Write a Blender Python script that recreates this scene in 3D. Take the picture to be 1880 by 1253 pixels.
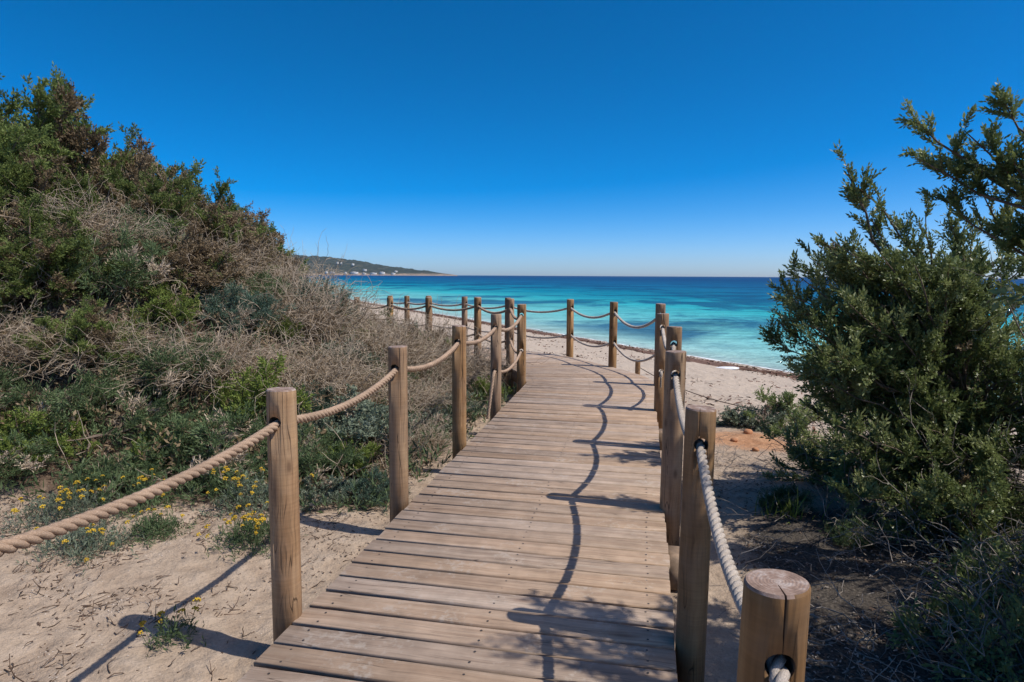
import bpy, bmesh, math, random
import numpy as np
from mathutils import Vector, Matrix

for o in list(bpy.data.objects):
    bpy.data.objects.remove(o)
scene = bpy.context.scene
COL = scene.collection
R = math.radians

# ------------------------------------------------------------------ camera
cd = bpy.data.cameras.new('camera')
cam = bpy.data.objects.new('camera', cd)
COL.objects.link(cam)
scene.camera = cam
cd.sensor_width = 36.0
cd.lens = 36.0 * 1180 / 1880
cd.clip_start = 0.05
cd.clip_end = 30000
pitch = math.atan(120.5 / 1180)
roll = R(0.31)
fwd = Vector((0, math.cos(pitch), -math.sin(pitch)))
up0 = Vector((0, math.sin(pitch), math.cos(pitch)))
rt0 = Vector((1, 0, 0))
rt = rt0 * math.cos(roll) + up0 * math.sin(roll)
up = up0 * math.cos(roll) - rt0 * math.sin(roll)
m3 = Matrix((rt, up, -fwd)).transposed()
cam.matrix_world = Matrix.Translation((0, 0, 1.66)) @ m3.to_4x4()
scene.render.resolution_x = 1024
scene.render.resolution_y = 682

# ------------------------------------------------------------------ sky and sun
SUN_EL = R(53)
SUN_DIR = Vector((0.956 * math.cos(SUN_EL), -0.293 * math.cos(SUN_EL), math.sin(SUN_EL)))
world = bpy.data.worlds.new('World')
scene.world = world
world.use_nodes = True
wn = world.node_tree.nodes
wl = world.node_tree.links
wn.clear()
wout = wn.new('ShaderNodeOutputWorld')
wbg = wn.new('ShaderNodeBackground')
sky = wn.new('ShaderNodeTexSky')
sky.sky_type = 'NISHITA'
sky.sun_disc = False
sky.sun_elevation = SUN_EL
sky.sun_rotation = math.atan2(SUN_DIR.x, SUN_DIR.y)
sky.altitude = 0
sky.air_density = 0.4
sky.dust_density = 0.85
sky.ozone_density = 1.0
hs = wn.new('ShaderNodeHueSaturation')
hs.inputs['Saturation'].default_value = 1.63
hs.inputs['Hue'].default_value = 0.497
hs.inputs['Value'].default_value = 1.0
wbg.inputs['Strength'].default_value = 0.15
wl.new(sky.outputs[0], hs.inputs['Color'])
wl.new(hs.outputs[0], wbg.inputs['Color'])
wl.new(wbg.outputs[0], wout.inputs['Surface'])
sd = bpy.data.lights.new('sun', 'SUN')
sd.energy = 3.3
sd.angle = R(0.5)
sd.color = (1.0, 0.95, 0.87)
sun = bpy.data.objects.new('sun', sd)
COL.objects.link(sun)
sun.rotation_euler = SUN_DIR.to_track_quat('Z', 'Y').to_euler()
sun.location = (10, -5, 20)
scene.view_settings.view_transform = 'Standard'
scene.view_settings.look = 'None'
scene.view_settings.exposure = 0.38
scene.view_settings.gamma = 1.0
scene.view_settings.use_curve_mapping = False
scene.cycles.max_bounces = 6
scene.cycles.diffuse_bounces = 3
scene.cycles.glossy_bounces = 2
scene.cycles.transmission_bounces = 3
scene.cycles.transparent_max_bounces = 6
scene.cycles.volume_bounces = 0

# ------------------------------------------------------------------ helpers
def link(name, mesh, mats=(), parent=None, loc=None, rot=None, scale=None):
    o = bpy.data.objects.new(name, mesh)
    COL.objects.link(o)
    if mesh is not None and mats:
        mats = mats if isinstance(mats, (list, tuple)) else [mats]
        if len(mesh.materials) == 0:
            for m in mats:
                mesh.materials.append(m)
    if parent is not None:
        o.parent = parent
    if loc is not None:
        o.location = loc
    if rot is not None:
        o.rotation_euler = rot
    if scale is not None:
        o.scale = scale if hasattr(scale, '__len__') else (scale,) * 3
    return o

def thing(name, label, cat, loc=(0, 0, 0), rot=(0, 0, 0), group=None, scale=None):
    o = link(name, None, loc=loc, rot=rot, scale=scale)
    o.empty_display_size = 0.1
    return tag(o, label, cat, group)

def tag(o, label=None, cat=None, group=None, kind=None):
    if label: o['label'] = label
    if cat: o['category'] = cat
    if group: o['group'] = group
    if kind: o['kind'] = kind
    return o

def copy_tree(o, parent=None):
    c = o.copy()
    COL.objects.link(c)
    c.parent = parent
    for ch in o.children:
        copy_tree(ch, c)
    return c

def mesh_np(name, V, quads=None, tris=None, smooth=False):
    V = np.asarray(V, np.float32)
    me = bpy.data.meshes.new(name)
    nq = 0 if quads is None else len(quads)
    nt = 0 if tris is None else len(tris)
    me.vertices.add(len(V))
    me.vertices.foreach_set('co', V.ravel())
    idx = []
    if nq: idx.append(np.asarray(quads, np.int32).ravel())
    if nt: idx.append(np.asarray(tris, np.int32).ravel())
    idx = np.concatenate(idx)
    me.loops.add(len(idx))
    me.loops.foreach_set('vertex_index', idx)
    me.polygons.add(nq + nt)
    st = np.concatenate([np.arange(nq) * 4, nq * 4 + np.arange(nt) * 3]).astype(np.int32)
    me.polygons.foreach_set('loop_start', st)
    if smooth:
        me.polygons.foreach_set('use_smooth', np.ones(nq + nt, bool))
    me.update(calc_edges=True)
    me.validate(verbose=False)
    return me

def merge(parts):
    """list of (V, quads) -> one (V, quads)"""
    Vs, Qs, n = [], [], 0
    for V, Q in parts:
        Vs.append(np.asarray(V, np.float32)); Qs.append(np.asarray(Q, np.int32) + n); n += len(V)
    return np.concatenate(Vs), np.concatenate(Qs)

def unit(a):
    return a / np.maximum(np.linalg.norm(a, axis=-1, keepdims=True), 1e-9)

def frames(D, rng):
    D = unit(D)
    ref = rng.normal(size=D.shape)
    A = unit(np.cross(D, ref))
    B = np.cross(D, A)
    return A, B, D

def inst(T, Q, P, D, S, rng):
    """instances of template (verts T, quads Q; axis +Z) at P along D, scale S"""
    A, B, D = frames(D, rng)
    S = np.asarray(S)[:, None, None]
    V = P[:, None, :] + S * (T[None, :, 0:1] * A[:, None, :] + T[None, :, 1:2] * B[:, None, :] + T[None, :, 2:3] * D[:, None, :])
    n, k = len(P), len(T)
    F = (Q[None] + (np.arange(n) * k)[:, None, None]).reshape(-1, Q.shape[1])
    return V.reshape(-1, 3), F

def tubes(P0, P1, R0, R1, rng, sides=3):
    A, B, D = frames(P1 - P0, rng)
    n = len(P0)
    a = np.arange(sides) * 2 * np.pi / sides
    ring = np.cos(a)[None, :, None] * A[:, None, :] + np.sin(a)[None, :, None] * B[:, None, :]
    V = np.concatenate([P0[:, None] + ring * np.asarray(R0)[:, None, None], P1[:, None] + ring * np.asarray(R1)[:, None, None]], 1)
    i = np.arange(sides); j = (i + 1) % sides
    Q = np.stack([i, j, j + sides, i + sides], 1)
    F = (Q[None] + (np.arange(n) * 2 * sides)[:, None, None]).reshape(-1, 4)
    return V.reshape(-1, 3), F

def sweep(P, rad, sides=8, N0=None):
    """one smooth closed-section tube along polyline P"""
    P = np.asarray(P, float); n = len(P)
    T = unit(np.gradient(P, axis=0))
    ref = np.array([0, 0, 1.0]) if abs(T[0][2]) < 0.9 else np.array([1.0, 0, 0])
    A = unit(np.cross(T, ref)); B = np.cross(A, T)
    a = np.arange(sides) * 2 * np.pi / sides
    rad = np.broadcast_to(np.asarray(rad, float), (n,))
    V = P[:, None] + rad[:, None, None] * (np.cos(a)[None, :, None] * A[:, None] + np.sin(a)[None, :, None] * B[:, None])
    i = np.arange(sides); j = (i + 1) % sides
    k = np.arange(n - 1)[:, None] * sides
    Q = np.stack([k + i, k + j, k + j + sides, k + i + sides], -1).reshape(-1, 4)
    return V.reshape(-1, 3), Q

def hash2(ix, iy, seed):
    h = (ix.astype(np.int64) * 374761393 + iy.astype(np.int64) * 668265263 + seed * 974711) & 0x7fffffff
    h = ((h ^ (h >> 13)) * 1274126177) & 0x7fffffff
    return ((h ^ (h >> 16)) & 0xffff) / 65535.0

def vnoise(x, y, seed=0):
    ix, iy = np.floor(x), np.floor(y)
    fx, fy = x - ix, y - iy
    fx = fx * fx * (3 - 2 * fx); fy = fy * fy * (3 - 2 * fy)
    a = hash2(ix, iy, seed); b = hash2(ix + 1, iy, seed); c = hash2(ix, iy + 1, seed); d = hash2(ix + 1, iy + 1, seed)
    return (a * (1 - fx) + b * fx) * (1 - fy) + (c * (1 - fx) + d * fx) * fy

def fbm(x, y, seed=0, octv=4):
    s = 0; a = 0.5
    for k in range(octv):
        s = s + a * (vnoise(x * 2 ** k, y * 2 ** k, seed + k) - 0.5); a *= 0.5
    return s

def sstep(a, b, x):
    t = np.clip((x - a) / (b - a), 0, 1)
    return t * t * (3 - 2 * t)

# ------------------------------------------------------------------ materials
def new_mat(name):
    m = bpy.data.materials.new(name)
    m.use_nodes = True
    nt = m.node_tree
    b = nt.nodes['Principled BSDF']
    return m, nt, b

class NB:
    def __init__(s, nt): s.nt = nt
    def n(s, t, **kw):
        o = s.nt.nodes.new('ShaderNode' + t)
        for k, v in kw.items():
            if k in o.inputs: o.inputs[k].default_value = v
            else: setattr(o, k, v)
        return o
    def l(s, a, b): s.nt.links.new(a, b)
    def math(s, op, a, b=None, clamp=False):
        o = s.n('Math', operation=op); o.use_clamp = clamp
        for i, v in enumerate((a, b)):
            if v is None: continue
            if hasattr(v, 'is_linked'): s.l(v, o.inputs[i])
            else: o.inputs[i].default_value = v
        return o.outputs[0]
    def ramp(s, fac, stops, interp='LINEAR'):
        o = s.n('ValToRGB'); cr = o.color_ramp; cr.interpolation = interp
        while len(cr.elements) < len(stops): cr.elements.new(0.5)
        for e, (p, c) in zip(cr.elements, stops):
            e.position = p
            e.color = (c[0], c[1], c[2], 1) if hasattr(c, '__len__') else (c, c, c, 1)
        if fac is not None: s.l(fac, o.inputs[0])
        return o.outputs[0]
    def mix(s, fac, a, b, mode='MIX'):
        o = s.n('Mix', data_type='RGBA', blend_type=mode)
        for i, v in ((0, fac), (6, a), (7, b)):
            if hasattr(v, 'is_linked'): s.l(v, o.inputs[i])
            elif hasattr(v, '__len__'): o.inputs[i].default_value = (*v, 1)
            else: o.inputs[i].default_value = v
        return o.outputs[2]
    def noise(s, vec=None, scale=5, detail=3, rough=0.55, dist=0.0):
        o = s.n('TexNoise'); o.inputs['Scale'].default_value = scale
        o.inputs['Detail'].default_value = detail; o.inputs['Roughness'].default_value = rough
        o.inputs['Distortion'].default_value = dist
        if vec is not None: s.l(vec, o.inputs['Vector'])
        return o.outputs['Fac']
    def mapping(s, vec, scale=(1, 1, 1), loc=(0, 0, 0), rot=(0, 0, 0)):
        o = s.n('Mapping'); o.inputs['Scale'].default_value = scale
        o.inputs['Location'].default_value = loc; o.inputs['Rotation'].default_value = rot
        s.l(vec, o.inputs['Vector']); return o.outputs[0]
    def vadd(s, a, b):
        o = s.n('VectorMath', operation='ADD'); s.l(a, o.inputs[0]); s.l(b, o.inputs[1]); return o.outputs[0]
    def bump(s, h, strength, dist, normal=None):
        o = s.n('Bump'); o.inputs['Strength'].default_value = strength; o.inputs['Distance'].default_value = dist
        s.l(h, o.inputs['Height'])
        if normal is not None: s.l(normal, o.inputs['Normal'])
        return o.outputs[0]

def mat_foliage(name, cols, scale=3.0, transl=0.3, rough=0.6, var=0.35, spec=0.25):
    m, nt, b = new_mat(name); g = NB(nt)
    tc = g.n('TexCoord'); oi = g.n('ObjectInfo')
    off = g.n('VectorMath', operation='SCALE'); off.inputs[0].default_value = (37, 19, 11)
    g.l(oi.outputs['Random'], off.inputs['Scale'])
    vec = g.vadd(tc.outputs['Object'], off.outputs[0])
    n1 = g.noise(vec, scale, 2)
    n2 = g.noise(vec, 60, 1)
    f = g.math('ADD', g.math('MULTIPLY', n1, 0.7), g.math('MULTIPLY', n2, 0.3))
    c = g.ramp(f, [(0.3 + 0.4 * i / (len(cols) - 1), cc) for i, cc in enumerate(cols)])
    v = g.n('HueSaturation')
    g.l(g.math('ADD', g.math('MULTIPLY', oi.outputs['Random'], var), 1 - var / 2), v.inputs['Value'])
    g.l(c, v.inputs['Color'])
    g.l(v.outputs[0], b.inputs['Base Color'])
    b.inputs['Roughness'].default_value = rough
    b.inputs['Specular IOR Level'].default_value = spec
    if transl > 0:
        tr = g.n('BsdfTranslucent'); g.l(v.outputs[0], tr.inputs[0])
        mx = g.n('MixShader'); mx.inputs[0].default_value = transl
        out = nt.nodes['Material Output']
        g.l(b.outputs[0], mx.inputs[1]); g.l(tr.outputs[0], mx.inputs[2]); g.l(mx.outputs[0], out.inputs['Surface'])
    return m

def mat_plain(name, col, rough=0.7, var=0.25, scale=8, spec=0.3):
    m, nt, b = new_mat(name); g = NB(nt)
    tc = g.n('TexCoord')
    n = g.noise(tc.outputs['Object'], scale, 4)
    c = g.ramp(n, [(0.25, tuple(x * (1 - var) for x in col)), (0.75, tuple(min(1, x * (1 + var)) for x in col))])
    g.l(c, b.inputs['Base Color'])
    b.inputs['Roughness'].default_value = rough
    b.inputs['Specular IOR Level'].default_value = spec
    return m

def mat_plank():
    m, nt, b = new_mat('weathered_deck_wood'); g = NB(nt)
    tc = g.n('TexCoord'); oi = g.n('ObjectInfo')
    off = g.n('VectorMath', operation='SCALE'); off.inputs[0].default_value = (53, 29, 17)
    g.l(oi.outputs['Random'], off.inputs['Scale'])
    vec = g.vadd(tc.outputs['Object'], off.outputs[0])
    warp = g.n('TexNoise'); warp.inputs['Scale'].default_value = 2.2; warp.inputs['Detail'].default_value = 2
    g.l(vec, warp.inputs['Vector'])
    wv = g.n('VectorMath', operation='SCALE'); wv.inputs['Scale'].default_value = 0.045
    g.l(warp.outputs['Color'], wv.inputs[0])
    vec2 = g.vadd(vec, wv.outputs[0])
    fine = g.noise(g.mapping(vec2, (2.5, 130, 60)), 1.0, 4, 0.65)
    broad = g.noise(g.mapping(vec2, (1.2, 26, 20)), 1.0, 3, 0.6)
    blot = g.noise(vec, 7, 3, 0.6)
    # knots
    kv = g.n('TexVoronoi'); kv.inputs['Scale'].default_value = 1.0; kv.inputs['Randomness'].default_value = 1.0
    g.l(g.mapping(vec, (1.6, 6.0, 0.01)), kv.inputs['Vector'])
    kd = kv.outputs['Distance']
    knot = g.ramp(kd, [(0.03, 1.0), (0.10, 0.35), (0.15, 0.0)])
    base = g.ramp(broad, [(0.25, (0.30, 0.212, 0.153)), (0.5, (0.385, 0.285, 0.212)), (0.75, (0.465, 0.358, 0.275))])
    dk = g.ramp(fine, [(0.28, 0.55), (0.46, 1.0), (0.7, 1.1)])
    c = g.mix(1.0, base, dk, 'MULTIPLY')
    hv = g.n('HueSaturation')
    g.l(g.math('ADD', g.math('MULTIPLY', oi.outputs['Random'], 0.24), 0.88), hv.inputs['Value'])
    rnd2 = g.math('FRACT', g.math('MULTIPLY', oi.outputs['Random'], 17.3))
    g.l(g.math('ADD', g.math('MULTIPLY', rnd2, 0.3), 0.92), hv.inputs['Saturation'])
    g.l(c, hv.inputs['Color'])
    bl = g.ramp(blot, [(0.35, 0.86), (0.65, 1.1)])
    c = g.mix(1.0, hv.outputs[0], bl, 'MULTIPLY')
    c = g.mix(g.math('MULTIPLY', knot, 0.65), c, (0.15, 0.085, 0.055))
    ck = g.noise(g.mapping(vec2, (0.7, 17, 9)), 1.0, 1, 0.4)
    chk = g.ramp(g.math('ABSOLUTE', g.math('SUBTRACT', ck, 0.5)), [(0.0, 1.0), (0.010, 0.0)])
    chk = g.math('MULTIPLY', chk, g.ramp(g.noise(vec, 2.4, 1), [(0.52, 0.0), (0.6, 1.0)]))
    c = g.mix(g.math('MULTIPLY', chk, 0.75), c, (0.07, 0.045, 0.03))
    # blown sand dust lying on the boards
    du = g.noise(tc.outputs['Object'], 24, 4, 0.7)
    du = g.ramp(g.math('MULTIPLY', du, g.noise(vec, 3, 2)), [(0.30, 0.0), (0.40, 0.5)])
    c = g.mix(du, c, (0.5, 0.43, 0.36))
    g.l(c, b.inputs['Base Color'])
    b.inputs['Roughness'].default_value = 0.72
    b.inputs['Specular IOR Level'].default_value = 0.3
    h = g.math('ADD', g.math('MULTIPLY', fine, 0.7), g.math('MULTIPLY', broad, 0.5))
    h = g.math('SUBTRACT', g.math('SUBTRACT', h, g.math('MULTIPLY', knot, 0.25)), g.math('MULTIPLY', chk, 0.6))
    g.l(g.bump(h, 0.55, 0.004), b.inputs['Normal'])
    return m

def mat_post(end=False):
    m, nt, b = new_mat('post_end_grain' if end else 'post_wood'); g = NB(nt)
    tc = g.n('TexCoord'); oi = g.n('ObjectInfo')
    off = g.n('VectorMath', operation='SCALE'); off.inputs[0].default_value = (31, 47, 23)
    g.l(oi.outputs['Random'], off.inputs['Scale'])
    vec = g.vadd(tc.outputs['Object'], off.outputs[0])
    if end:
        sep = g.n('SeparateXYZ'); g.l(tc.outputs['Object'], sep.inputs[0])
        wob = g.noise(vec, 14, 2)
        x2 = g.math('MULTIPLY', sep.outputs[0], sep.outputs[0]); y2 = g.math('MULTIPLY', sep.outputs[1], sep.outputs[1])
        r = g.math('SQRT', g.math('ADD', x2, y2))
        ring = g.math('SINE', g.math('MULTIPLY', g.math('ADD', r, g.math('MULTIPLY', wob, 0.02)), 900))
        spot = g.noise(vec, 30, 4, 0.7)
        c = g.ramp(spot, [(0.25, (0.16, 0.10, 0.07)), (0.5, (0.30, 0.20, 0.15)), (0.72, (0.52, 0.44, 0.39))])
        c = g.mix(1.0, c, g.ramp(g.math('ADD', g.math('MULTIPLY', ring, 0.5), 0.5), [(0, 0.9), (1, 1.03)]), 'MULTIPLY')
        g.l(c, b.inputs['Base Color'])
        b.inputs['Roughness'].default_value = 0.8
        g.l(g.bump(g.math('ADD', spot, g.math('MULTIPLY', ring, 0.1)), 0.5, 0.004), b.inputs['Normal'])
        return m
    wp = g.n('TexNoise'); wp.inputs['Scale'].default_value = 2.5; wp.inputs['Detail'].default_value = 2
    g.l(vec, wp.inputs['Vector'])
    wv = g.n('VectorMath', operation='SCALE'); wv.inputs['Scale'].default_value = 0.07
    g.l(wp.outputs['Color'], wv.inputs[0])
    vec2 = g.vadd(vec, wv.outputs[0])
    fine = g.noise(g.mapping(vec2, (70, 70, 2.0)), 1.0, 4, 0.6)
    broad = g.noise(g.mapping(vec2, (16, 16, 1.1)), 1.0, 3, 0.55)
    blot = g.noise(vec, 5, 3, 0.6)
    cross = g.noise(g.mapping(vec, (6, 6, 120)), 1.0, 2)
    base = g.ramp(broad, [(0.25, (0.17, 0.088, 0.038)), (0.5, (0.29, 0.165, 0.078)), (0.75, (0.42, 0.265, 0.135))])
    c = g.mix(1.0, base, g.ramp(fine, [(0.25, 0.55), (0.45, 1.0), (0.75, 1.12)]), 'MULTIPLY')
    c = g.mix(1.0, c, g.ramp(cross, [(0.3, 0.88), (0.7, 1.06)]), 'MULTIPLY')
    grey = g.ramp(blot, [(0.45, 0.0), (0.75, 0.45)])
    c = g.mix(grey, c, (0.30, 0.22, 0.155))
    kv = g.n('TexVoronoi'); kv.inputs['Scale'].default_value = 1.0
    g.l(g.mapping(vec, (7.5, 7.5, 3.2)), kv.inputs['Vector'])
    knot = g.ramp(kv.outputs['Distance'], [(0.05, 1.0), (0.11, 0.3), (0.16, 0.0)])
    c = g.mix(g.math('MULTIPLY', knot, 0.7), c, (0.10, 0.05, 0.025))
    # long drying checks
    ck = g.noise(g.mapping(vec2, (26, 26, 0.55)), 1.0, 1, 0.4)
    chk = g.ramp(g.math('ABSOLUTE', g.math('SUBTRACT', ck, 0.5)), [(0.0, 1.0), (0.012, 0.0)])
    chk = g.math('MULTIPLY', chk, g.ramp(g.noise(vec, 3.3, 1), [(0.48, 0.0), (0.56, 1.0)]))
    c = g.mix(g.math('MULTIPLY', chk, 0.85), c, (0.035, 0.02, 0.012))
    hv = g.n('HueSaturation'); g.l(g.math('ADD', g.math('MULTIPLY', oi.outputs['Random'], 0.38), 0.76), hv.inputs['Value'])
    g.l(g.math('ADD', g.math('MULTIPLY', g.math('FRACT', g.math('MULTIPLY', oi.outputs['Random'], 13.7)), 0.35), 0.8), hv.inputs['Saturation'])
    g.l(c, hv.inputs['Color'])
    g.l(hv.outputs[0], b.inputs['Base Color'])
    b.inputs['Roughness'].default_value = 0.7
    b.inputs['Specular IOR Level'].default_value = 0.3
    h = g.math('SUBTRACT', g.math('ADD', g.math('MULTIPLY', fine, 0.5), g.math('MULTIPLY', broad, 0.6)), g.math('MULTIPLY', chk, 0.8))
    g.l(g.bump(h, 0.5, 0.005), b.inputs['Normal'])
    return m

def mat_rope(name, c0, c1):
    m, nt, b = new_mat(name); g = NB(nt)
    uv = g.n('UVMap'); uv.uv_map = 'strand'
    yarn = g.noise(g.mapping(uv.outputs[0], (26, 60, 1)), 1.0, 3, 0.6)
    tc = g.n('TexCoord'); big = g.noise(tc.outputs['Object'], 9, 3)
    c = g.ramp(yarn, [(0.28, tuple(x * 0.6 for x in c0)), (0.5, c0), (0.72, c1)])
    c = g.mix(1.0, c, g.ramp(big, [(0.3, 0.8), (0.7, 1.15)]), 'MULTIPLY')
    g.l(c, b.inputs['Base Color'])
    b.inputs['Roughness'].default_value = 0.9
    b.inputs['Specular IOR Level'].default_value = 0.15
    g.l(g.bump(yarn, 0.8, 0.003), b.inputs['Normal'])
    return m

def mat_ground():
    m, nt, b = new_mat('sand_and_soil'); g = NB(nt)
    geo = g.n('NewGeometry'); P = geo.outputs['Position']
    at = g.n('VertexColor'); at.layer_name = 'zones'
    sep = g.n('SeparateColor'); g.l(at.outputs['Color'], sep.inputs[0])
    n_big = g.noise(P, 0.9, 4, 0.6); n_mid = g.noise(P, 6, 4, 0.6); n_fine = g.noise(P, 70, 3, 0.7); grain = g.noise(P, 420, 2, 0.7)
    sand = g.ramp(n_mid, [(0.25, (0.33, 0.24, 0.17)), (0.55, (0.43, 0.33, 0.243)), (0.8, (0.50, 0.395, 0.303))])
    sand = g.mix(1.0, sand, g.ramp(n_fine, [(0.25, 0.72), (0.5, 1.0), (0.8, 1.08)]), 'MULTIPLY')
    sand = g.mix(1.0, sand, g.ramp(grain, [(0.3, 0.82), (0.7, 1.12)]), 'MULTIPLY')
    soil = g.ramp(n_fine, [(0.25, (0.055, 0.037, 0.025)), (0.55, (0.125, 0.086, 0.06)), (0.8, (0.25, 0.185, 0.135))])
    red = g.ramp(n_mid, [(0.25, (0.36, 0.17, 0.08)), (0.7, (0.52, 0.30, 0.17))])
    red = g.mix(1.0, red, g.ramp(n_fine, [(0.25, 0.75), (0.7, 1.1)]), 'MULTIPLY')
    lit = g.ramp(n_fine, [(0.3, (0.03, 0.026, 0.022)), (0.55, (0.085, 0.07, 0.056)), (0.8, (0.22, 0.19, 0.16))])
    def zone(ch, lo=0.35, hi=0.65):
        f = g.math('ADD', g.math('MULTIPLY', sep.outputs[ch], 1.0), g.math('MULTIPLY', g.math('SUBTRACT', n_mid, 0.5), 0.9))
        return g.ramp(f, [(lo, 0.0), (hi, 1.0)])
    c = g.mix(zone(0), sand, soil)
    c = g.mix(zone(1), c, red)
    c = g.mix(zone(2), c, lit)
    # wet sand near the water line
    dot = g.n('VectorMath', operation='DOT_PRODUCT'); g.l(P, dot.inputs[0]); dot.inputs[1].default_value = (0.898, 0.44, 0)
    q = g.math('ADD', dot.outputs['Value'], g.math('MULTIPLY', n_big, 0.5))
    wet = g.ramp(g.math('MULTIPLY', g.math('SUBTRACT', q, 16.9), 1.2, clamp=True), [(0.0, 0.0), (1.0, 1.0)])
    c = g.mix(g.math('MULTIPLY', wet, 0.55), c, (0.24, 0.18, 0.14))
    # pale beach further out
    pal = g.ramp(g.math('MULTIPLY', g.math('SUBTRACT', dot.outputs['Value'], 6.0), 0.4, clamp=True), [(0, 0.0), (1, 1.0)])
    c = g.mix(g.math('MULTIPLY', pal, 0.45), c, (0.58, 0.49, 0.40))
    g.l(c, b.inputs['Base Color'])
    b.inputs['Roughness'].default_value = 0.9
    b.inputs['Specular IOR Level'].default_value = 0.15
    foot = g.noise(P, 2.6, 3, 0.6)
    h = g.math('ADD', g.math('MULTIPLY', foot, 0.09), g.math('ADD', g.math('MULTIPLY', n_mid, 0.045), g.math('ADD', g.math('MULTIPLY', n_fine, 0.008), g.math('MULTIPLY', grain, 0.0012))))
    g.l(g.bump(h, 1.0, 1.0), b.inputs['Normal'])
    return m

def mat_sea():
    m, nt, b = new_mat('sea_water'); g = NB(nt)
    geo = g.n('NewGeometry'); P = geo.outputs['Position']
    dot = g.n('VectorMath', operation='DOT_PRODUCT'); g.l(P, dot.inputs[0]); dot.inputs[1].default_value = (0.898, 0.44, 0)
    q = g.math('SUBTRACT', dot.outputs['Value'], 17.5)
    wob = g.noise(P, 0.03, 3, 0.6)
    q2 = g.math('MAXIMUM', g.math('MULTIPLY', q, g.math('ADD', g.math('MULTIPLY', wob, 1.0), 0.5)), 0.0)
    lg = g.math('MULTIPLY', g.math('LOGARITHM', g.math('ADD', q2, 1.0), 10.0), 1 / 3.4)
    col = g.ramp(lg, [(0.0, (0.40, 0.50, 0.47)), (0.15, (0.30, 0.54, 0.51)), (0.30, (0.16, 0.50, 0.50)), (0.42, (0.03, 0.41, 0.46)),
                      (0.49, (0.0, 0.22, 0.33)), (0.60, (0.0, 0.12, 0.265)), (0.75, (0.0, 0.052, 0.175)), (1.0, (0.0, 0.03, 0.135))])
    # dark seagrass meadows on the sea bed
    vec = g.mapping(P, (0.035, 0.035, 1), rot=(0, 0, R(-27)))
    pn = g.noise(vec, 1.0, 9, 0.68, 0.6)
    pn2 = g.noise(g.mapping(P, (0.11, 0.05, 1), rot=(0, 0, R(27))), 1.0, 4, 0.6)
    pat = g.ramp(g.math('ADD', g.math('MULTIPLY', pn, 0.7), g.math('MULTIPLY', pn2, 0.3)), [(0.485, 0.0), (0.55, 1.0)])
    amt = g.ramp(lg, [(0.12, 0.0), (0.24, 0.8), (0.7, 0.8), (1.0, 0.4)])
    col = g.mix(g.math('MULTIPLY', pat, amt), col, (0.0, 0.075, 0.19))
    w1 = g.noise(g.mapping(P, (0.9, 2.2, 1), rot=(0, 0, R(27))), 1.0, 4, 0.65)
    w2 = g.noise(P, 5.0, 3, 0.6)
    h = g.math('ADD', g.math('MULTIPLY', w1, 0.32), g.math('MULTIPLY', w2, 0.05))
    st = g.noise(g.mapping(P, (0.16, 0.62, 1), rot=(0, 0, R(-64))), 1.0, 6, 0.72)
    col = g.mix(1.0, col, g.ramp(st, [(0.3, 0.62), (0.5, 1.0), (0.7, 1.32)]), 'MULTIPLY')  # light and dark of the ripples put into the water colour as streaks
    w3 = g.noise(g.mapping(P, (0.12, 0.5, 1), rot=(0, 0, R(-64))), 1.0, 5, 0.7)
    h = g.math('ADD', h, g.math('MULTIPLY', w3, 0.9))
    nb = g.bump(h, 0.9, 1.0)
    nt.nodes.remove(b)
    df = g.n('BsdfDiffuse'); gl = g.n('BsdfGlossy'); gl.inputs['Roughness'].default_value = 0.08
    fr = g.n('Fresnel'); fr.inputs['IOR'].default_value = 1.33
    for nd in (df, gl, fr): g.l(nb, nd.inputs['Normal'])
    g.l(col, df.inputs['Color'])
    mx = g.n('MixShader'); g.l(g.math('MULTIPLY', fr.outputs[0], 0.11), mx.inputs[0])
    g.l(df.outputs[0], mx.inputs[1]); g.l(gl.outputs[0], mx.inputs[2])
    g.l(mx.outputs[0], nt.nodes['Material Output'].inputs['Surface'])
    return m

M = {}
M['plank'] = mat_plank()
M['post'] = mat_post()
M['post_end'] = mat_post(True)
M['hole'] = mat_plain('drilled_wood', (0.09, 0.055, 0.035), 0.8)
M['beam'] = mat_plain('old_beam_wood', (0.24, 0.165, 0.11), 0.8, 0.4, 14)
M['screw'] = mat_plain('dark_screw_steel', (0.06, 0.05, 0.045), 0.5)
M['rope_tan'] = mat_rope('tan_rope', (0.40, 0.275, 0.19), (0.60, 0.46, 0.35))
M['rope_pale'] = mat_rope('pale_rope', (0.47, 0.40, 0.335), (0.68, 0.61, 0.54))
M['cord'] = mat_plain('dark_cord', (0.14, 0.10, 0.075), 0.9)
M['ground'] = mat_ground()
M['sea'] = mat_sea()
M['foam'] = mat_plain('sea_foam', (0.75, 0.76, 0.76), 0.8, 0.1, 20)
M['weed'] = mat_plain('dry_seagrass', (0.15, 0.085, 0.06), 0.95, 0.5, 6)
M['juniper'] = mat_foliage('juniper_green', [(0.075, 0.108, 0.03), (0.15, 0.195, 0.052), (0.235, 0.285, 0.085)], 3.2)
M['juniper_near'] = mat_foliage('juniper_green_near', [(0.09, 0.13, 0.042), (0.215, 0.265, 0.088), (0.42, 0.45, 0.20)], 3.0, 0.30, 0.42, spec=0.5)
M['juniper_dry'] = mat_foliage('juniper_dry_brown', [(0.12, 0.082, 0.045), (0.20, 0.145, 0.082), (0.29, 0.22, 0.135)], 2.6, 0.12)
M['bright'] = mat_foliage('bright_green_leaf', [(0.10, 0.14, 0.03), (0.18, 0.235, 0.05), (0.26, 0.315, 0.08)], 4.0)
M['greygreen'] = mat_foliage('grey_green_leaf', [(0.09, 0.12, 0.075), (0.17, 0.205, 0.14), (0.27, 0.30, 0.22)], 4.0, 0.2)
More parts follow.
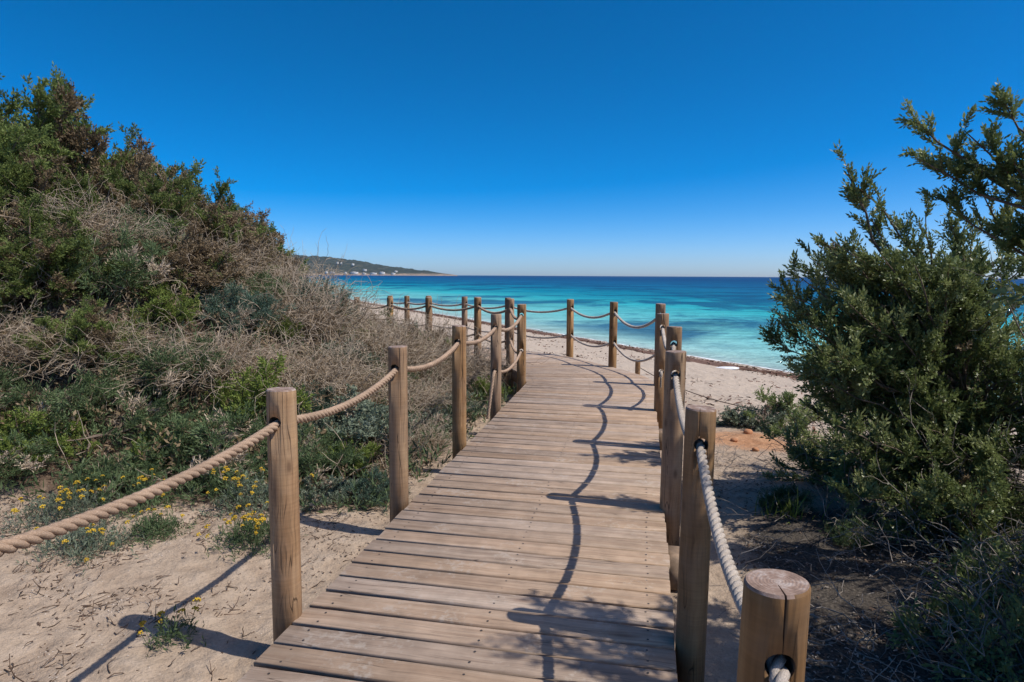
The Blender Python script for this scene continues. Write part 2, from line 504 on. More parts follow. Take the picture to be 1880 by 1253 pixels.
M['bluegreen'] = mat_foliage('blue_green_leaf', [(0.05, 0.09, 0.06), (0.095, 0.15, 0.105), (0.15, 0.21, 0.15)], 4.0, 0.2)
M['herb'] = mat_foliage('herb_green', [(0.06, 0.095, 0.04), (0.115, 0.165, 0.07), (0.18, 0.23, 0.115)], 5.0, 0.25)
M['flower'] = mat_foliage('yellow_flower', [(0.42, 0.25, 0.02), (0.56, 0.36, 0.03), (0.64, 0.45, 0.05)], 30, 0.1)
M['bark'] = mat_plain('grey_bark', (0.155, 0.115, 0.088), 0.9, 0.45, 18)
M['twig_brown'] = mat_plain('brown_twig', (0.20, 0.14, 0.085), 0.9, 0.4, 3)
M['twig_pale'] = mat_plain('pale_dry_twig', (0.45, 0.36, 0.265), 0.9, 0.4, 3)
M['twig_grey'] = mat_plain('silver_dead_twig', (0.25, 0.215, 0.185), 0.9, 0.35, 4)
M['pebble'] = mat_plain('shell_grit', (0.55, 0.47, 0.40), 0.8, 0.4, 2)
M['litter'] = mat_plain('brown_leaf_litter', (0.13, 0.085, 0.06), 0.95, 0.6, 5)
M['litter_pale'] = mat_plain('pale_leaf_litter', (0.34, 0.29, 0.245), 0.9, 0.5, 5)
M['redstone'] = mat_plain('red_sandstone', (0.46, 0.22, 0.11), 0.9, 0.3, 12)
M['white'] = mat_plain('white_plastic', (0.8, 0.8, 0.8), 0.6, 0.05)
M['wall'] = mat_plain('white_render', (0.62, 0.60, 0.56), 0.8, 0.06, 0.2)
M['hill'] = None

# ------------------------------------------------------------------ terrain
def leg_w(x, y):
    w1 = -1.6 - (0.9798 * x - 0.2 * y)
    w2 = 7.25 - (0.733 * x + 0.68 * y)
    return np.minimum(w1, w2)

def ground_z(x, y):
    x = np.asarray(x, float); y = np.asarray(y, float)
    c = 0.898 * x + 0.44 * y
    base = np.where(c < 5.8, -0.17, -0.17 - (c - 5.8) * (1.33 / 11.8))
    base = np.maximum(base, -4.0)
    base = base - 0.07 * np.exp(-((c - 5.8) / 1.5) ** 2)
    w = leg_w(x, y)
    front = sstep(4.3, 7.6, y + 0.8 * fbm(x * 0.7, y * 0.7, 5))
    hill = 2.55 * sstep(0.3, 6.0, w) * front * (1 - sstep(17, 28, y))
    lump = fbm(x * 0.6, y * 0.6, 11) * 0.5 * sstep(1.0, 3.0, w) * front
    sandlift = 0.05 * np.clip(w, 0, 4) * (1 - front) * 0.6
    right = np.clip(0.9798 * x - 0.2 * y - 0.6, 0, 6)
    rl = 0.05 * right * np.exp(-((y - 4) / 4.0) ** 2)
    bumps = fbm(x * 1.7, y * 1.7, 3) * 0.10 + fbm(x * 6, y * 6, 4, 3) * 0.032
    bumps = bumps * np.where(y > 60, 0.2, 1.0)
    return base + hill + lump + sandlift + rl + bumps

def axis(parts):
    out = [np.array([parts[0][0]])]
    for a, b, s in parts:
        n = max(1, int(round((b - a) / s)))
        out.append(np.linspace(a, b, n + 1)[1:])
    return np.concatenate(out)

xs = axis([(-6800, -400, 800), (-400, -60, 40), (-60, -14, 2.0), (-14, -7, 0.25), (-7, 7, 0.07), (7, 16, 0.25), (16, 60, 3.0), (60, 400, 60), (400, 6800, 900)])
ys = axis([(-400, -20, 60), (-20, -2, 1.0), (-2, 1, 0.15), (1, 8, 0.065), (8, 16, 0.11), (16, 40, 0.35), (40, 120, 3.0), (120, 600, 60), (600, 6400, 600)])
GX, GY = np.meshgrid(xs, ys)
GZ = ground_z(GX, GY)
ny, nx = GX.shape
i = np.arange(ny - 1)[:, None] * nx + np.arange(nx - 1)[None]
quads = np.stack([i, i + 1, i + nx + 1, i + nx], -1).reshape(-1, 4)
me = mesh_np('ground', np.stack([GX.ravel(), GY.ravel(), GZ.ravel()], 1), quads, smooth=True)
ca = me.color_attributes.new('zones', 'FLOAT_COLOR', 'POINT')
fx, fy = GX.ravel(), GY.ravel()
W = leg_w(fx, fy)
scrub = sstep(0.15, 1.0, W) * sstep(4.3, 5.2, fy + 0.5 * fbm(fx, fy, 9)) * (0.898 * fx + 0.44 * fy < 5.2)
red = np.exp(-(((fx - 2.75) / 0.75) ** 2 + ((fy - 7.3) / 0.75) ** 2)) * 0.8
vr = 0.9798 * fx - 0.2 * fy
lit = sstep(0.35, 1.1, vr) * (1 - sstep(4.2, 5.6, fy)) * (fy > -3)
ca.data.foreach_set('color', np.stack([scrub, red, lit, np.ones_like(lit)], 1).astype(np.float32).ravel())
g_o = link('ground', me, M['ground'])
tag(g_o, kind='structure')

# sea sheet, laid out along the shoreline
nvec = np.array([0.898, 0.44]); tvec = np.array([-0.44, 0.898])
qs = axis([(16.0, 30, 0.5), (30, 80, 5), (80, 400, 40), (400, 6000, 700)])
ls = axis([(-6000, -200, 800), (-200, 0, 20), (0, 90, 1.5), (90, 300, 30), (300, 6000, 800)])
QQ, LL = np.meshgrid(qs, ls)
SX = QQ * nvec[0] + LL * tvec[0]; SY = QQ * nvec[1] + LL * tvec[1]
SZ = np.full_like(SX, -1.5) + 0.03 * np.exp(-((QQ - 18.9 - 0.4 * np.sin(LL * 0.23)) / 0.35) ** 2)
ny, nx = SX.shape
i = np.arange(ny - 1)[:, None] * nx + np.arange(nx - 1)[None]
quads = np.stack([i, i + nx, i + nx + 1, i + 1], -1).reshape(-1, 4)
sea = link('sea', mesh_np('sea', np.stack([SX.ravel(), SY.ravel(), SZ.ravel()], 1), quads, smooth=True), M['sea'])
tag(sea, kind='structure')

# foam along the water's edge and the brown seagrass bank behind it
def shore_strip(name, q_mid, half, l0, l1, step, zoff, mat, seed, lump=0.0, cross=5):
    L = np.arange(l0, l1, step)
    mid = q_mid(L); hw = half(L)
    V = []
    for k in range(cross):
        f = -1 + 2 * k / (cross - 1)
        q = mid + f * hw
        x = q * nvec[0] + L * tvec[0]; y = q * nvec[1] + L * tvec[1]
        z = np.maximum(ground_z(x, y), -1.5) + zoff + lump * (1 - f * f) * (0.6 + 1.2 * vnoise(L * 3 + k * 9, L * 0 + k, seed)) - (0.02 if abs(f) == 1 and lump else 0)
        V.append(np.stack([x, y, z], 1))
    V = np.stack(V, 1)
    n = len(L)
    i = np.arange(n - 1)[:, None] * cross + np.arange(cross - 1)[None]
    Q = np.stack([i, i + cross, i + cross + 1, i + 1], -1).reshape(-1, 4)
    return link(name, mesh_np(name, V.reshape(-1, 3), Q, smooth=True), mat)

foam = shore_strip('foam', lambda L: 17.72 + 0.25 * np.sin(L * 0.21) + 0.5 * fbm(L * 0.5, L * 0, 21), lambda L: 0.03 + 0.16 * vnoise(L * 0.9, L * 0, 22) * vnoise(L * 0.17, L * 0, 29),
                   -10, 110, 0.12, 0.012, M['foam'], 23)
tag(foam, 'white foam line where the sea meets the sand', 'foam', kind='stuff')
weed = shore_strip('seagrass_bank', lambda L: 15.7 + 0.35 * np.sin(L * 0.17 + 1) + 1.2 * fbm(L * 0.25, L * 0, 31), lambda L: 0.08 + 0.62 * np.clip(vnoise(L * 0.35, L * 0, 32) * 1.2 + 0.5 * (vnoise(L * 2.5, L * 0, 35) - 0.5), 0, 1),
                   -10, 110, 0.15, 0.012, M['weed'], 33, 0.05)
tag(weed, 'low brown bank of dried seagrass along the shoreline', 'seaweed', kind='stuff')

# ------------------------------------------------------------------ headland across the bay
def mat_hill():
    m, nt, b = new_mat('wooded_headland'); g = NB(nt)
    geo = g.n('NewGeometry'); P = geo.outputs['Position']
    n1 = g.noise(P, 0.03, 5, 0.65); n2 = g.noise(P, 0.008, 3)
    c = g.ramp(n1, [(0.3, (0.025, 0.035, 0.03)), (0.55, (0.055, 0.068, 0.055)), (0.72, (0.12, 0.115, 0.09))])
    sep = g.n('SeparateXYZ'); g.l(P, sep.inputs[0])
    low = g.ramp(g.math('MULTIPLY', g.math('ADD', sep.outputs[2], g.math('MULTIPLY', g.math('SUBTRACT', n1, 0.5), 24)), 0.06, clamp=True), [(0.1, 1.0), (0.55, 0.0)])
    c = g.mix(low, c, (0.36, 0.27, 0.20))
    g.l(c, b.inputs['Base Color']); b.inputs['Roughness'].default_value = 0.95; b.inputs['Specular IOR Level'].default_value = 0.1
    g.l(g.bump(n1, 1.0, 12.0), b.inputs['Normal'])
    return m
M['hill'] = mat_hill()
D0 = 2600.0
ridge_px = np.array([300, 400, 500, 557, 575, 620, 655, 672, 690, 727, 760, 800, 818, 832, 840], float)
ridge_h = np.array([46, 46, 44, 40, 38.5, 35, 30.5, 27, 21, 14.5, 10.5, 5.0, 2.5, 0.8, -0.5], float)
hx = np.arange(296, 841, 2.0)
hh = np.interp(hx, ridge_px, ridge_h)
dep = np.array([-0.02, 0.0, 0.04, 0.1, 0.2, 0.35, 0.55, 0.75, 1.0, 1.3, 1.7])
prof = np.array([-0.1, 0.0, 0.10, 0.16, 0.3, 0.52, 0.76, 0.92, 1.0, 0.9, 0.6])
V = []
for d, p in zip(dep, prof):
    Y = D0 + d * 500 * np.clip(hh / 30 + 0.12, 0.05, 1.2)
    X = (hx - 940) / 1180 * Y
    z = 1.66 + hh / 1180 * D0 * 1.06 * p + (fbm(hx * 0.06, hx * 0 + d * 6, 41) * 12 + fbm(hx * 0.25, hx * 0 + d * 9, 43) * 6) * np.clip(p, 0, 1) * np.clip(hh / 12, 0, 1)
    z = np.where(p <= 0, -3.0, z)
    V.append(np.stack([X, Y, z], 1))
V = np.stack(V, 1)
n, k = V.shape[:2]
i = np.arange(n - 1)[:, None] * k + np.arange(k - 1)[None]
hill = link('headland', mesh_np('headland', V.reshape(-1, 3), np.stack([i, i + k, i + k + 1, i + 1], -1).reshape(-1, 4), smooth=True), M['hill'])
tag(hill, kind='structure')

def box_vq(x0, x1, y0, y1, z0, z1):
    V = np.array([[x, y, z] for z in (z0, z1) for y in (y0, y1) for x in (x0, x1)], float)
    Q = np.array([[0, 2, 3, 1], [4, 5, 7, 6], [0, 1, 5, 4], [2, 6, 7, 3], [0, 4, 6, 2], [1, 3, 7, 5]])
    return V, Q

def house(px, wpx, zb, hgt, label, dy=0.0):
    hgt = hgt * 0.75
    Y = D0 + 8 + dy
    X = (px - 940) / 1180 * Y
    w = wpx / 1180 * Y
    t = thing('house', label, 'house', (X, Y, zb), group='white houses along the far shore')
    a = box_vq(-w / 2, w / 2, 0, 12, -6, hgt)
    b_ = box_vq(-w / 2 + 0.08 * w, w * 0.12, 1.5, 11, hgt, hgt + 1.6)
    V, Q = merge([a, b_])
    link('wall', mesh_np('house_wall', V, Q), M['wall'], t)
    V, Q = merge([box_vq(-w / 2 - 0.3, w / 2 + 0.3, -0.3, 1.4, hgt + 0.01, hgt + 0.6)])
    link('roof_parapet', mesh_np('parapet', V, Q), M['wall'], t)
    return t
house(600, 4, 9, 5, 'small white house half hidden behind scrub at the near end of the far shore')
house(611, 8, 8, 5, 'low white house on the far shore nearest the brown bushes')
house(635, 4, 7, 4, 'small flat white house between the two larger houses on the far shore')
house(651, 13, 6, 8, 'widest white building on the far shore below the wooded hill')
house(669, 6, 6, 3, 'tiny white house right beside the widest building on the far shore')
house(686, 11, 6, 3.5, 'long low white house in the middle of the far shore')
house(702, 9, 6, 8, 'tall white block at the middle of the far shore')
house(722, 7, 5, 4, 'last white house on the far shore before the pale cliffs')
house(648.5, 4, 44, 5, 'lone white villa halfway up the wooded headland', 175)
house(620.5, 2.6, 50, 5, 'left of two tiny white houses high on the headland', 195)
house(627, 2.6, 50, 5, 'right of two tiny white houses high on the headland', 190)
house(670, 6, 20, 4, 'white terrace house just above the shore buildings on the headland', 62)
house(727, 5, 14, 4, 'white house on the slope above the pale cliffs', 50)

# small white motor boat lying off the far shore
bt = thing('boat', 'tiny white boat on the water in front of the far shore', 'boat', (-560, 2560, -1.5))
L = np.linspace(-1, 1, 9); hwid = np.sqrt(np.clip(1 - ((L + 0.25) / 1.26) ** 2, 0.01, 1)) * 1.3
V = np.concatenate([np.stack([L * 5, hwid * s, np.full(9, zz) + (L + 1) * 0.25 * (zz > 0)], 1) for s, zz in ((-0.6, -0.3), (-1, 1.2), (1, 1.2), (0.6, -0.3))])
Q = np.array([[a * 9 + j, a * 9 + j + 1, ((a + 1) % 4) * 9 + j + 1, ((a + 1) % 4) * 9 + j] for a in range(4) for j in range(8)])
link('hull', mesh_np('hull', V, Q), M['wall'], bt)
V, Q = merge([box_vq(-2.0, 1.5, -0.9, 0.9, 1.5, 3.2), box_vq(-2.4, 1.9, -1.1, 1.1, 3.2, 3.4)])
link('cabin', mesh_np('cabin', V, Q), M['wall'], bt)

# ------------------------------------------------------------------ boardwalk
U = np.array([0.2, 0.9798]); VV = np.array([0.9798, -0.2])      # along / across the first leg
VL, VR_ = -1.55, 0.175
def leg1(v, s): return v * VV + s * U
def deck_z(s): return np.minimum(0.0216 * s + 0.004, 0.19)
bw = link('boardwalk', None)
tag(bw, kind='structure')
rng = np.random.default_rng(7)

def plank_mesh(name, pl):
    """pl: four xy corners (near-left, near-right, far-right, far-left) in local space; bevelled board 36 mm thick"""
    pl = np.array(pl, float); c = pl.mean(0); b = 0.005
    sx = np.sign(pl[:, 0] - c[0]) * b; sy = np.sign(pl[:, 1] - c[1]) * b
    ins = pl - np.stack([sx, sy], 1)
    rings = [(pl, -0.036), (pl, -b), (ins + 0.3 * (pl - ins), -0.0013), (ins, 0.0)]
    V = np.concatenate([np.c_[p, np.full(4, z)] for p, z in rings])
    Q = [[r * 4 + j, r * 4 + (j + 1) % 4, r * 4 + 4 + (j + 1) % 4, r * 4 + 4 + j] for r in range(3) for j in range(4)]
    Q += [[12, 13, 14, 15], [3, 2, 1, 0]]
    return mesh_np(name, V, np.array(Q))

PITCH = 0.155
half = (VR_ - VL) / 2
pm = [plank_mesh('plank', [(-half - e0, -0.0675), (half + e1, -0.0675), (half + e1 + 0.002, 0.0675), (-half - e0 + 0.001, 0.0675)]) for e0, e1 in ((0, 0), (0.006, -0.004), (-0.005, 0.005), (0.003, 0.002))]
yaw = math.atan2(-0.2, 0.9798)
screws = []
S0, S1 = -2.4, 8.72
ns = int((S1 - S0) / PITCH)
for k in range(ns):
    s = S0 + (k + 0.5) * PITCH
    p = leg1((VL + VR_) / 2, s)
    o = link('plank', pm[rng.integers(4)], M['plank'], bw, (p[0], p[1], deck_z(s) + rng.normal() * 0.0012),
             (R(1.24) + rng.normal() * 0.004, rng.normal() * 0.0008, yaw + rng.normal() * 0.0016))
    for v in (VL + 0.11, (VL + VR_) / 2 + 0.02, VR_ - 0.12):
        for ds in (-0.038, 0.038):
            q = leg1(v + rng.normal() * 0.006, s + ds + rng.normal() * 0.004)
            screws.append((q[0], q[1], float(deck_z(s)) + 0.0216 * ds + 0.0016))
s_end = S0 + ns * PITCH
# bend: tapered boards between an inner and an outer curve
def resample(P, n):
    P = np.array(P, float)
    # Catmull-Rom densify
    D = []
    E_ = np.vstack([2 * P[0] - P[1], P, 2 * P[-1] - P[-2]])
    for a in range(len(P) - 1):
        p0, p1, p2, p3 = E_[a:a + 4]
        for t in np.linspace(0, 1, 16, endpoint=False):
            D.append(0.5 * ((2 * p1) + (-p0 + p2) * t + (2 * p0 - 5 * p1 + 4 * p2 - p3) * t * t + (-p0 + 3 * p1 - 3 * p2 + p3) * t ** 3))
    D.append(P[-1]); D = np.array(D)
    L = np.r_[0, np.cumsum(np.linalg.norm(np.diff(D, axis=0), axis=1))]
    f = np.linspace(0, L[-1], n)
    return np.stack([np.interp(f, L, D[:, 0]), np.interp(f, L, D[:, 1])], 1)
U2 = np.array([-0.68, 0.733]); N2 = np.array([0.733, 0.68])
inner = [tuple(leg1(VL, s_end)), (0.16, 9.35), (0.04, 9.95), (-0.20, 10.72), (-0.56, 11.44)]
outer = [tuple(leg1(VR_, s_end)), (1.99, 9.0), (1.93, 9.5), (1.70, 10.16), (1.48, 10.68), (1.12, 11.47), (0.81, 11.92), (0.44, 12.33)]
NB_ = 27
I_ = resample(inner, NB_ + 1); O_ = resample(outer, NB_ + 1)
for k in range(NB_):
    q = np.array([I_[k], O_[k], O_[k + 1], I_[k + 1]])
    g1 = 0.007 / max(np.linalg.norm(q[3] - q[0]), 1e-3); g2 = 0.007 / np.linalg.norm(q[2] - q[1])
    q = np.array([q[0] + (q[3] - q[0]) * g1, q[1] + (q[2] - q[1]) * g2, q[2] - (q[2] - q[1]) * g2, q[3] - (q[3] - q[0]) * g1])
    c = q.mean(0); ax = unit((q[1] - q[0] + q[2] - q[3])[None])[0]
    rz = math.atan2(ax[1], ax[0]); Rm = np.array([[ax[0], ax[1]], [-ax[1], ax[0]]])
    ql = (q - c) @ Rm.T
    link('plank', plank_mesh('plank', ql), M['plank'], bw, (c[0], c[1], 0.191 + rng.normal() * 0.0012), (0, 0, rz))
    for f in (0.06, 0.5, 0.94):
        for t in (0.25, 0.75):
            a = (q[0] * (1 - f) + q[1] * f) * (1 - t) + (q[3] * (1 - f) + q[2] * f) * t
            screws.append((a[0], a[1], 0.1935))
# second leg
iA = np.array(inner[-1]); oA = np.array(outer[-1])
w2 = float((oA - iA) @ N2); t0 = float((iA) @ U2); i0 = float(iA @ N2)
len2 = 7.0
pm2 = [plank_mesh('plank', [(-w2 / 2 - e, -0.0675), (w2 / 2 + e, -0.0675), (w2 / 2 + e, 0.0675), (-w2 / 2 - e, 0.0675)]) for e in (0, 0.004)]
yaw2 = math.atan2(N2[1], N2[0])
def deck2_z(t): return 0.191 - 0.018 * max(0.0, t)
tstart = max(float(iA @ U2), float(oA @ U2))
# wedge between the curve's last board and the straight leg
q = np.array([iA, oA, oA + U2 * (tstart - float(oA @ U2) + 0.001), iA + U2 * (tstart - t0 + 0.001)])
for k in range(int(len2 / PITCH)):
    t = tstart + (k + 0.5) * PITCH
    c = (i0 + w2 / 2) * N2 + t * U2
    link('plank', pm2[k % 2], M['plank'], bw, (c[0], c[1], deck2_z(t - tstart) + rng.normal() * 0.001), (-0.018, 0, yaw2 + rng.normal() * 0.001))
if tstart - t0 > 0.05 or tstart - float(oA @ U2) > 0.05:
    c = q.mean(0); ax = unit((q[1] - q[0])[None])[0]
    Rm = np.array([[ax[0], ax[1]], [-ax[1], ax[0]]])
    dd = np.array([[0, 0], [0, 0], [0, 0], [0, 0.0]])
    link('plank', plank_mesh('plank', (q - c) @ Rm.T), M['plank'], bw, (c[0], c[1], 0.1905), (0, 0, math.atan2(ax[1], ax[0])))
# screw heads: far too small to pick apart one by one
a = np.arange(6) * math.pi / 3
T = np.array([(math.cos(x) * 0.006, math.sin(x) * 0.006, 0) for x in a])
sc_ = np.array([s for s in screws if s[1] > 0.8 and s[1] < 10])
Vs = (sc_[:, None] + T[None]).reshape(-1, 3)
Qs = (np.array([[0, 1, 2, 3], [0, 3, 4, 5]])[None] + (np.arange(len(sc_)) * 6)[:, None, None]).reshape(-1, 4)
so = link('screw_heads', mesh_np('screw_heads', Vs, Qs), M['screw'], bw)
so['kind'] = 'stuff'

def beam(name, P, w, h, ztop, parent=bw):
    """rectangular timber following an xy polyline, top at ztop(list)"""
    P = np.array(P, float); n = len(P)
    T = unit(np.gradient(P, axis=0)); N = np.stack([T[:, 1], -T[:, 0]], 1)
    V = []
    for sgn, dz in ((-1, 0), (1, 0), (1, -h), (-1, -h)):
        V.append(np.c_[P + N * (sgn * w / 2), np.asarray(ztop) + dz])
    V = np.stack(V, 1).reshape(-1, 3)
    Q = [[a * 4 + j, a * 4 + (j + 1) % 4, a * 4 + 4 + (j + 1) % 4, a * 4 + 4 + j] for a in range(n - 1) for j in range(4)]
    Q += [[3, 2, 1, 0], [n * 4 - 4, n * 4 - 3, n * 4 - 2, n * 4 - 1]]
    return link(name, mesh_np(name, V, np.array(Q)), M['beam'], parent)
for v in (VL + 0.06, (VL + VR_) / 2, VR_ - 0.06):
    P = np.array([leg1(v, s) for s in (S0, s_end)])
    beam('stringer', P, 0.06, 0.13, [float(deck_z(S0)) - 0.0385, float(deck_z(s_end)) - 0.0385])
for crv, sg in ((I_, 1), (O_, -1)):
    Tn = unit(np.gradient(crv, axis=0)); Nn = np.stack([Tn[:, 1], -Tn[:, 0]], 1)
    beam('stringer', crv + Nn * 0.05 * sg, 0.06, 0.16, np.full(len(crv), 0.152))
for off in (0.05, w2 - 0.05):
    P = np.array([(i0 + off) * N2 + t * U2 for t in (tstart, tstart + len2)])
    beam('stringer', P, 0.06, 0.16, [0.15, deck2_z(len2) - 0.04])

# cleats bolted to the outer stringer beside the right-hand posts
cl_me = mesh_np('cleat', *box_vq(-0.075, 0.03, -0.11, 0.11, -0.17, 0.0))
for s_ in (2.45, 3.75, 5.15, 6.55, 8.0):
    p = leg1(VR_ + 0.055, s_)
    c_ = link('cleat', cl_me, M['beam'], bw, (p[0], p[1], float(deck_z(s_)) - 0.045), (0, 0, yaw))
    for dy_ in (-0.06, 0.06):
        bo = sweep(np.array([[0.026, dy_, -0.08], [0.036, dy_, -0.08], [0.038, dy_, -0.08]]), [0.012, 0.012, 0.001], 6)
        link('bolt', mesh_np('bolt', *bo), M['screw'], c_)

# ------------------------------------------------------------------ fence posts
HOLE_UP, HOLE_LOW = 0.145, 0.64
posts = {   # name: x, y, top z, diameter, lean x, lean y, lower hole too
    'L0': (-1.347, 1.50, 1.11, 0.128, 0, 0, 0), 'L1': (-1.050, 2.887, 1.141, 0.131, 0.004, 0, 0),
    'L2': (-0.774, 4.326, 1.179, 0.128, 0.002, 0, 0), 'L3': (-0.478, 5.79, 1.207, 0.128, 0, 0, 0),
    'L4': (-0.180, 7.26, 1.224, 0.124, 0, 0, 1), 'L5': (0.132, 8.86, 1.265, 0.126, 0, 0, 1),
    'R_1': (0.26, -0.22, 1.03, 0.128, 0, 0, 0), 'R0': (0.537, 1.24, 1.049, 0.128, 0.03, 0.0, 0),
    'R1': (0.796, 2.66, 1.111, 0.128, 0.012, 0, 0), 'R2': (1.079, 4.2, 1.17, 0.136, 0, 0, 0),
    'R3': (1.417, 5.6, 1.223, 0.135, 0, 0, 0), 'R4': (1.666, 7.1, 1.25, 0.136, 0, 0, 1),
    'R5': (1.985, 8.6, 1.294, 0.133, 0, 0, 1), 'o6': (1.64, 10.37, 1.244, 0.132, 0, 0, 1),
    'o7': (1.067, 11.8, 1.23, 0.132, 0, 0, 1), 'o8': (-0.085, 12.95, 1.213, 0.128, 0, 0, 1),
    'o9': (-1.032, 13.95, 1.197, 0.128, 0, 0, 1), 'o9b': (-1.93, 14.85, 1.18, 0.128, 0, 0, 1), 'o10': (-2.544, 15.55, 1.156, 0.128, 0, 0, 1),
    'o11': (-3.05, 16.08, 1.14, 0.128, 0, 0, 1),
    'i1': (-0.030, 10.25, 1.289, 0.128, 0, 0, 1), 'i2': (-0.612, 11.4, 1.273, 0.130, 0, 0, 1),
    'i3': (-1.629, 12.55, 1.229, 0.132, 0, 0, 1), 'i4': (-2.563, 13.5, 1.192, 0.132, 0, 0, 1), 'i5': (-3.5, 14.5, 1.16, 0.13, 0, 0, 1),
}
chainL = ['L0', 'L1', 'L2', 'L3', 'L4', 'L5', 'i1', 'i2', 'i3', 'i4', 'i5']
chainR = ['R_1', 'R0', 'R1', 'R2', 'R3', 'R4', 'R5', 'o6', 'o7', 'o8', 'o9', 'o9b', 'o10', 'o11']
post_label = {
    'L0': 'wooden post just outside the left edge holding the near end of the tan rope',
    'L1': 'nearest wooden post on the left side of the boardwalk with grey bleached top',
    'L2': 'second wooden post on the left side of the boardwalk beside grey-green shrubs',
    'L3': 'third wooden post on the left side with a long crack down its right side',
    'L4': 'fourth wooden post on the left side with a rope end hanging from its lower hole',
    'L5': 'fifth wooden post on the left side at the inner corner where the boardwalk bends',
    'R_1': 'wooden post on the right side just behind the viewer',
    'R0': 'nearest and thickest looking post at lower right with a split top and large rope hole',
    'R1': 'second wooden post on the right side with fuzzy rope coming from its hole',
    'R2': 'third wooden post on the right side standing behind the one with the fuzzy rope',
    'R3': 'fourth wooden post on the right side, partly hidden by the one in front',
    'R4': 'fifth wooden post on the right side with a dark crack and two rope holes',
    'R5': 'sixth wooden post on the right side at the outer corner where the ropes turn left',
    'o6': 'sea-side post standing alone against the water just right of the middle of the bend',
    'o7': 'sea-side post left of the lone bend post with the brown seaweed behind its foot',
    'o8': 'sea-side post almost hidden behind the inner corner post pair',
    'o9': 'thin far sea-side post between two nearer inner posts on the far leg',
    'o9b': 'far sea-side post hidden behind an inner post of the far leg',
    'o10': 'thinnest far sea-side post, second from the left of the far row',
    'o11': 'far sea-side post hidden behind the leftmost inner post',
    'i1': 'inner post just past the bend, close behind the fifth left post',
    'i2': 'inner post of the far leg whose foot shows above green shrubs beside the bend',
    'i3': 'inner post of the far leg, third from the left, its foot hidden by dry scrub',
    'i4': 'leftmost visible inner post of the far leg with only its top above the scrub',
    'i5': 'inner post of the far leg buried in the scrub',
}
def tangent(chain, n):
    k = chain.index(n)
    a = posts[chain[max(0, k - 1)]]; b = posts[chain[min(len(chain) - 1, k + 1)]]
    d = Vector((b[0] - a[0], b[1] - a[1], 0)); d.normalize(); return d
HD = {}
dg = bpy.context.evaluated_depsgraph_get()
def cyl_vq(p0, p1, r, sides):
    return sweep(np.array([p0, p1]), r, sides)
def closed_mesh(parts, mat=None):
    bm = bmesh.new()
    for V, Q, sides in parts:
        vs = [bm.verts.new(v) for v in V]
        for q in Q: bm.faces.new([vs[k] for k in q])
        bm.faces.new([vs[k] for k in range(sides)][::-1]); bm.faces.new([vs[len(V) - sides + k] for k in range(sides)])
    bmesh.ops.recalc_face_normals(bm, faces=bm.faces)
    me = bpy.data.meshes.new('cut'); bm.to_mesh(me); bm.free()
    return me
rngp = np.random.default_rng(11)
crack = {n_: (rngp.uniform(-150, -30), rngp.uniform(0.0015, 0.0045), rngp.uniform(0.15, 0.8)) for n_ in posts}
crack.update({'R0': (-95, 0.0055, 0.135), 'L1': (-125, 0.003, 0.7), 'L3': (-62, 0.0035, 0.9), 'R4': (-95, 0.006, 0.11), 'L2': (-70, 0.003, 0.5), 'R2': (-40, 0.003, 0.3)})
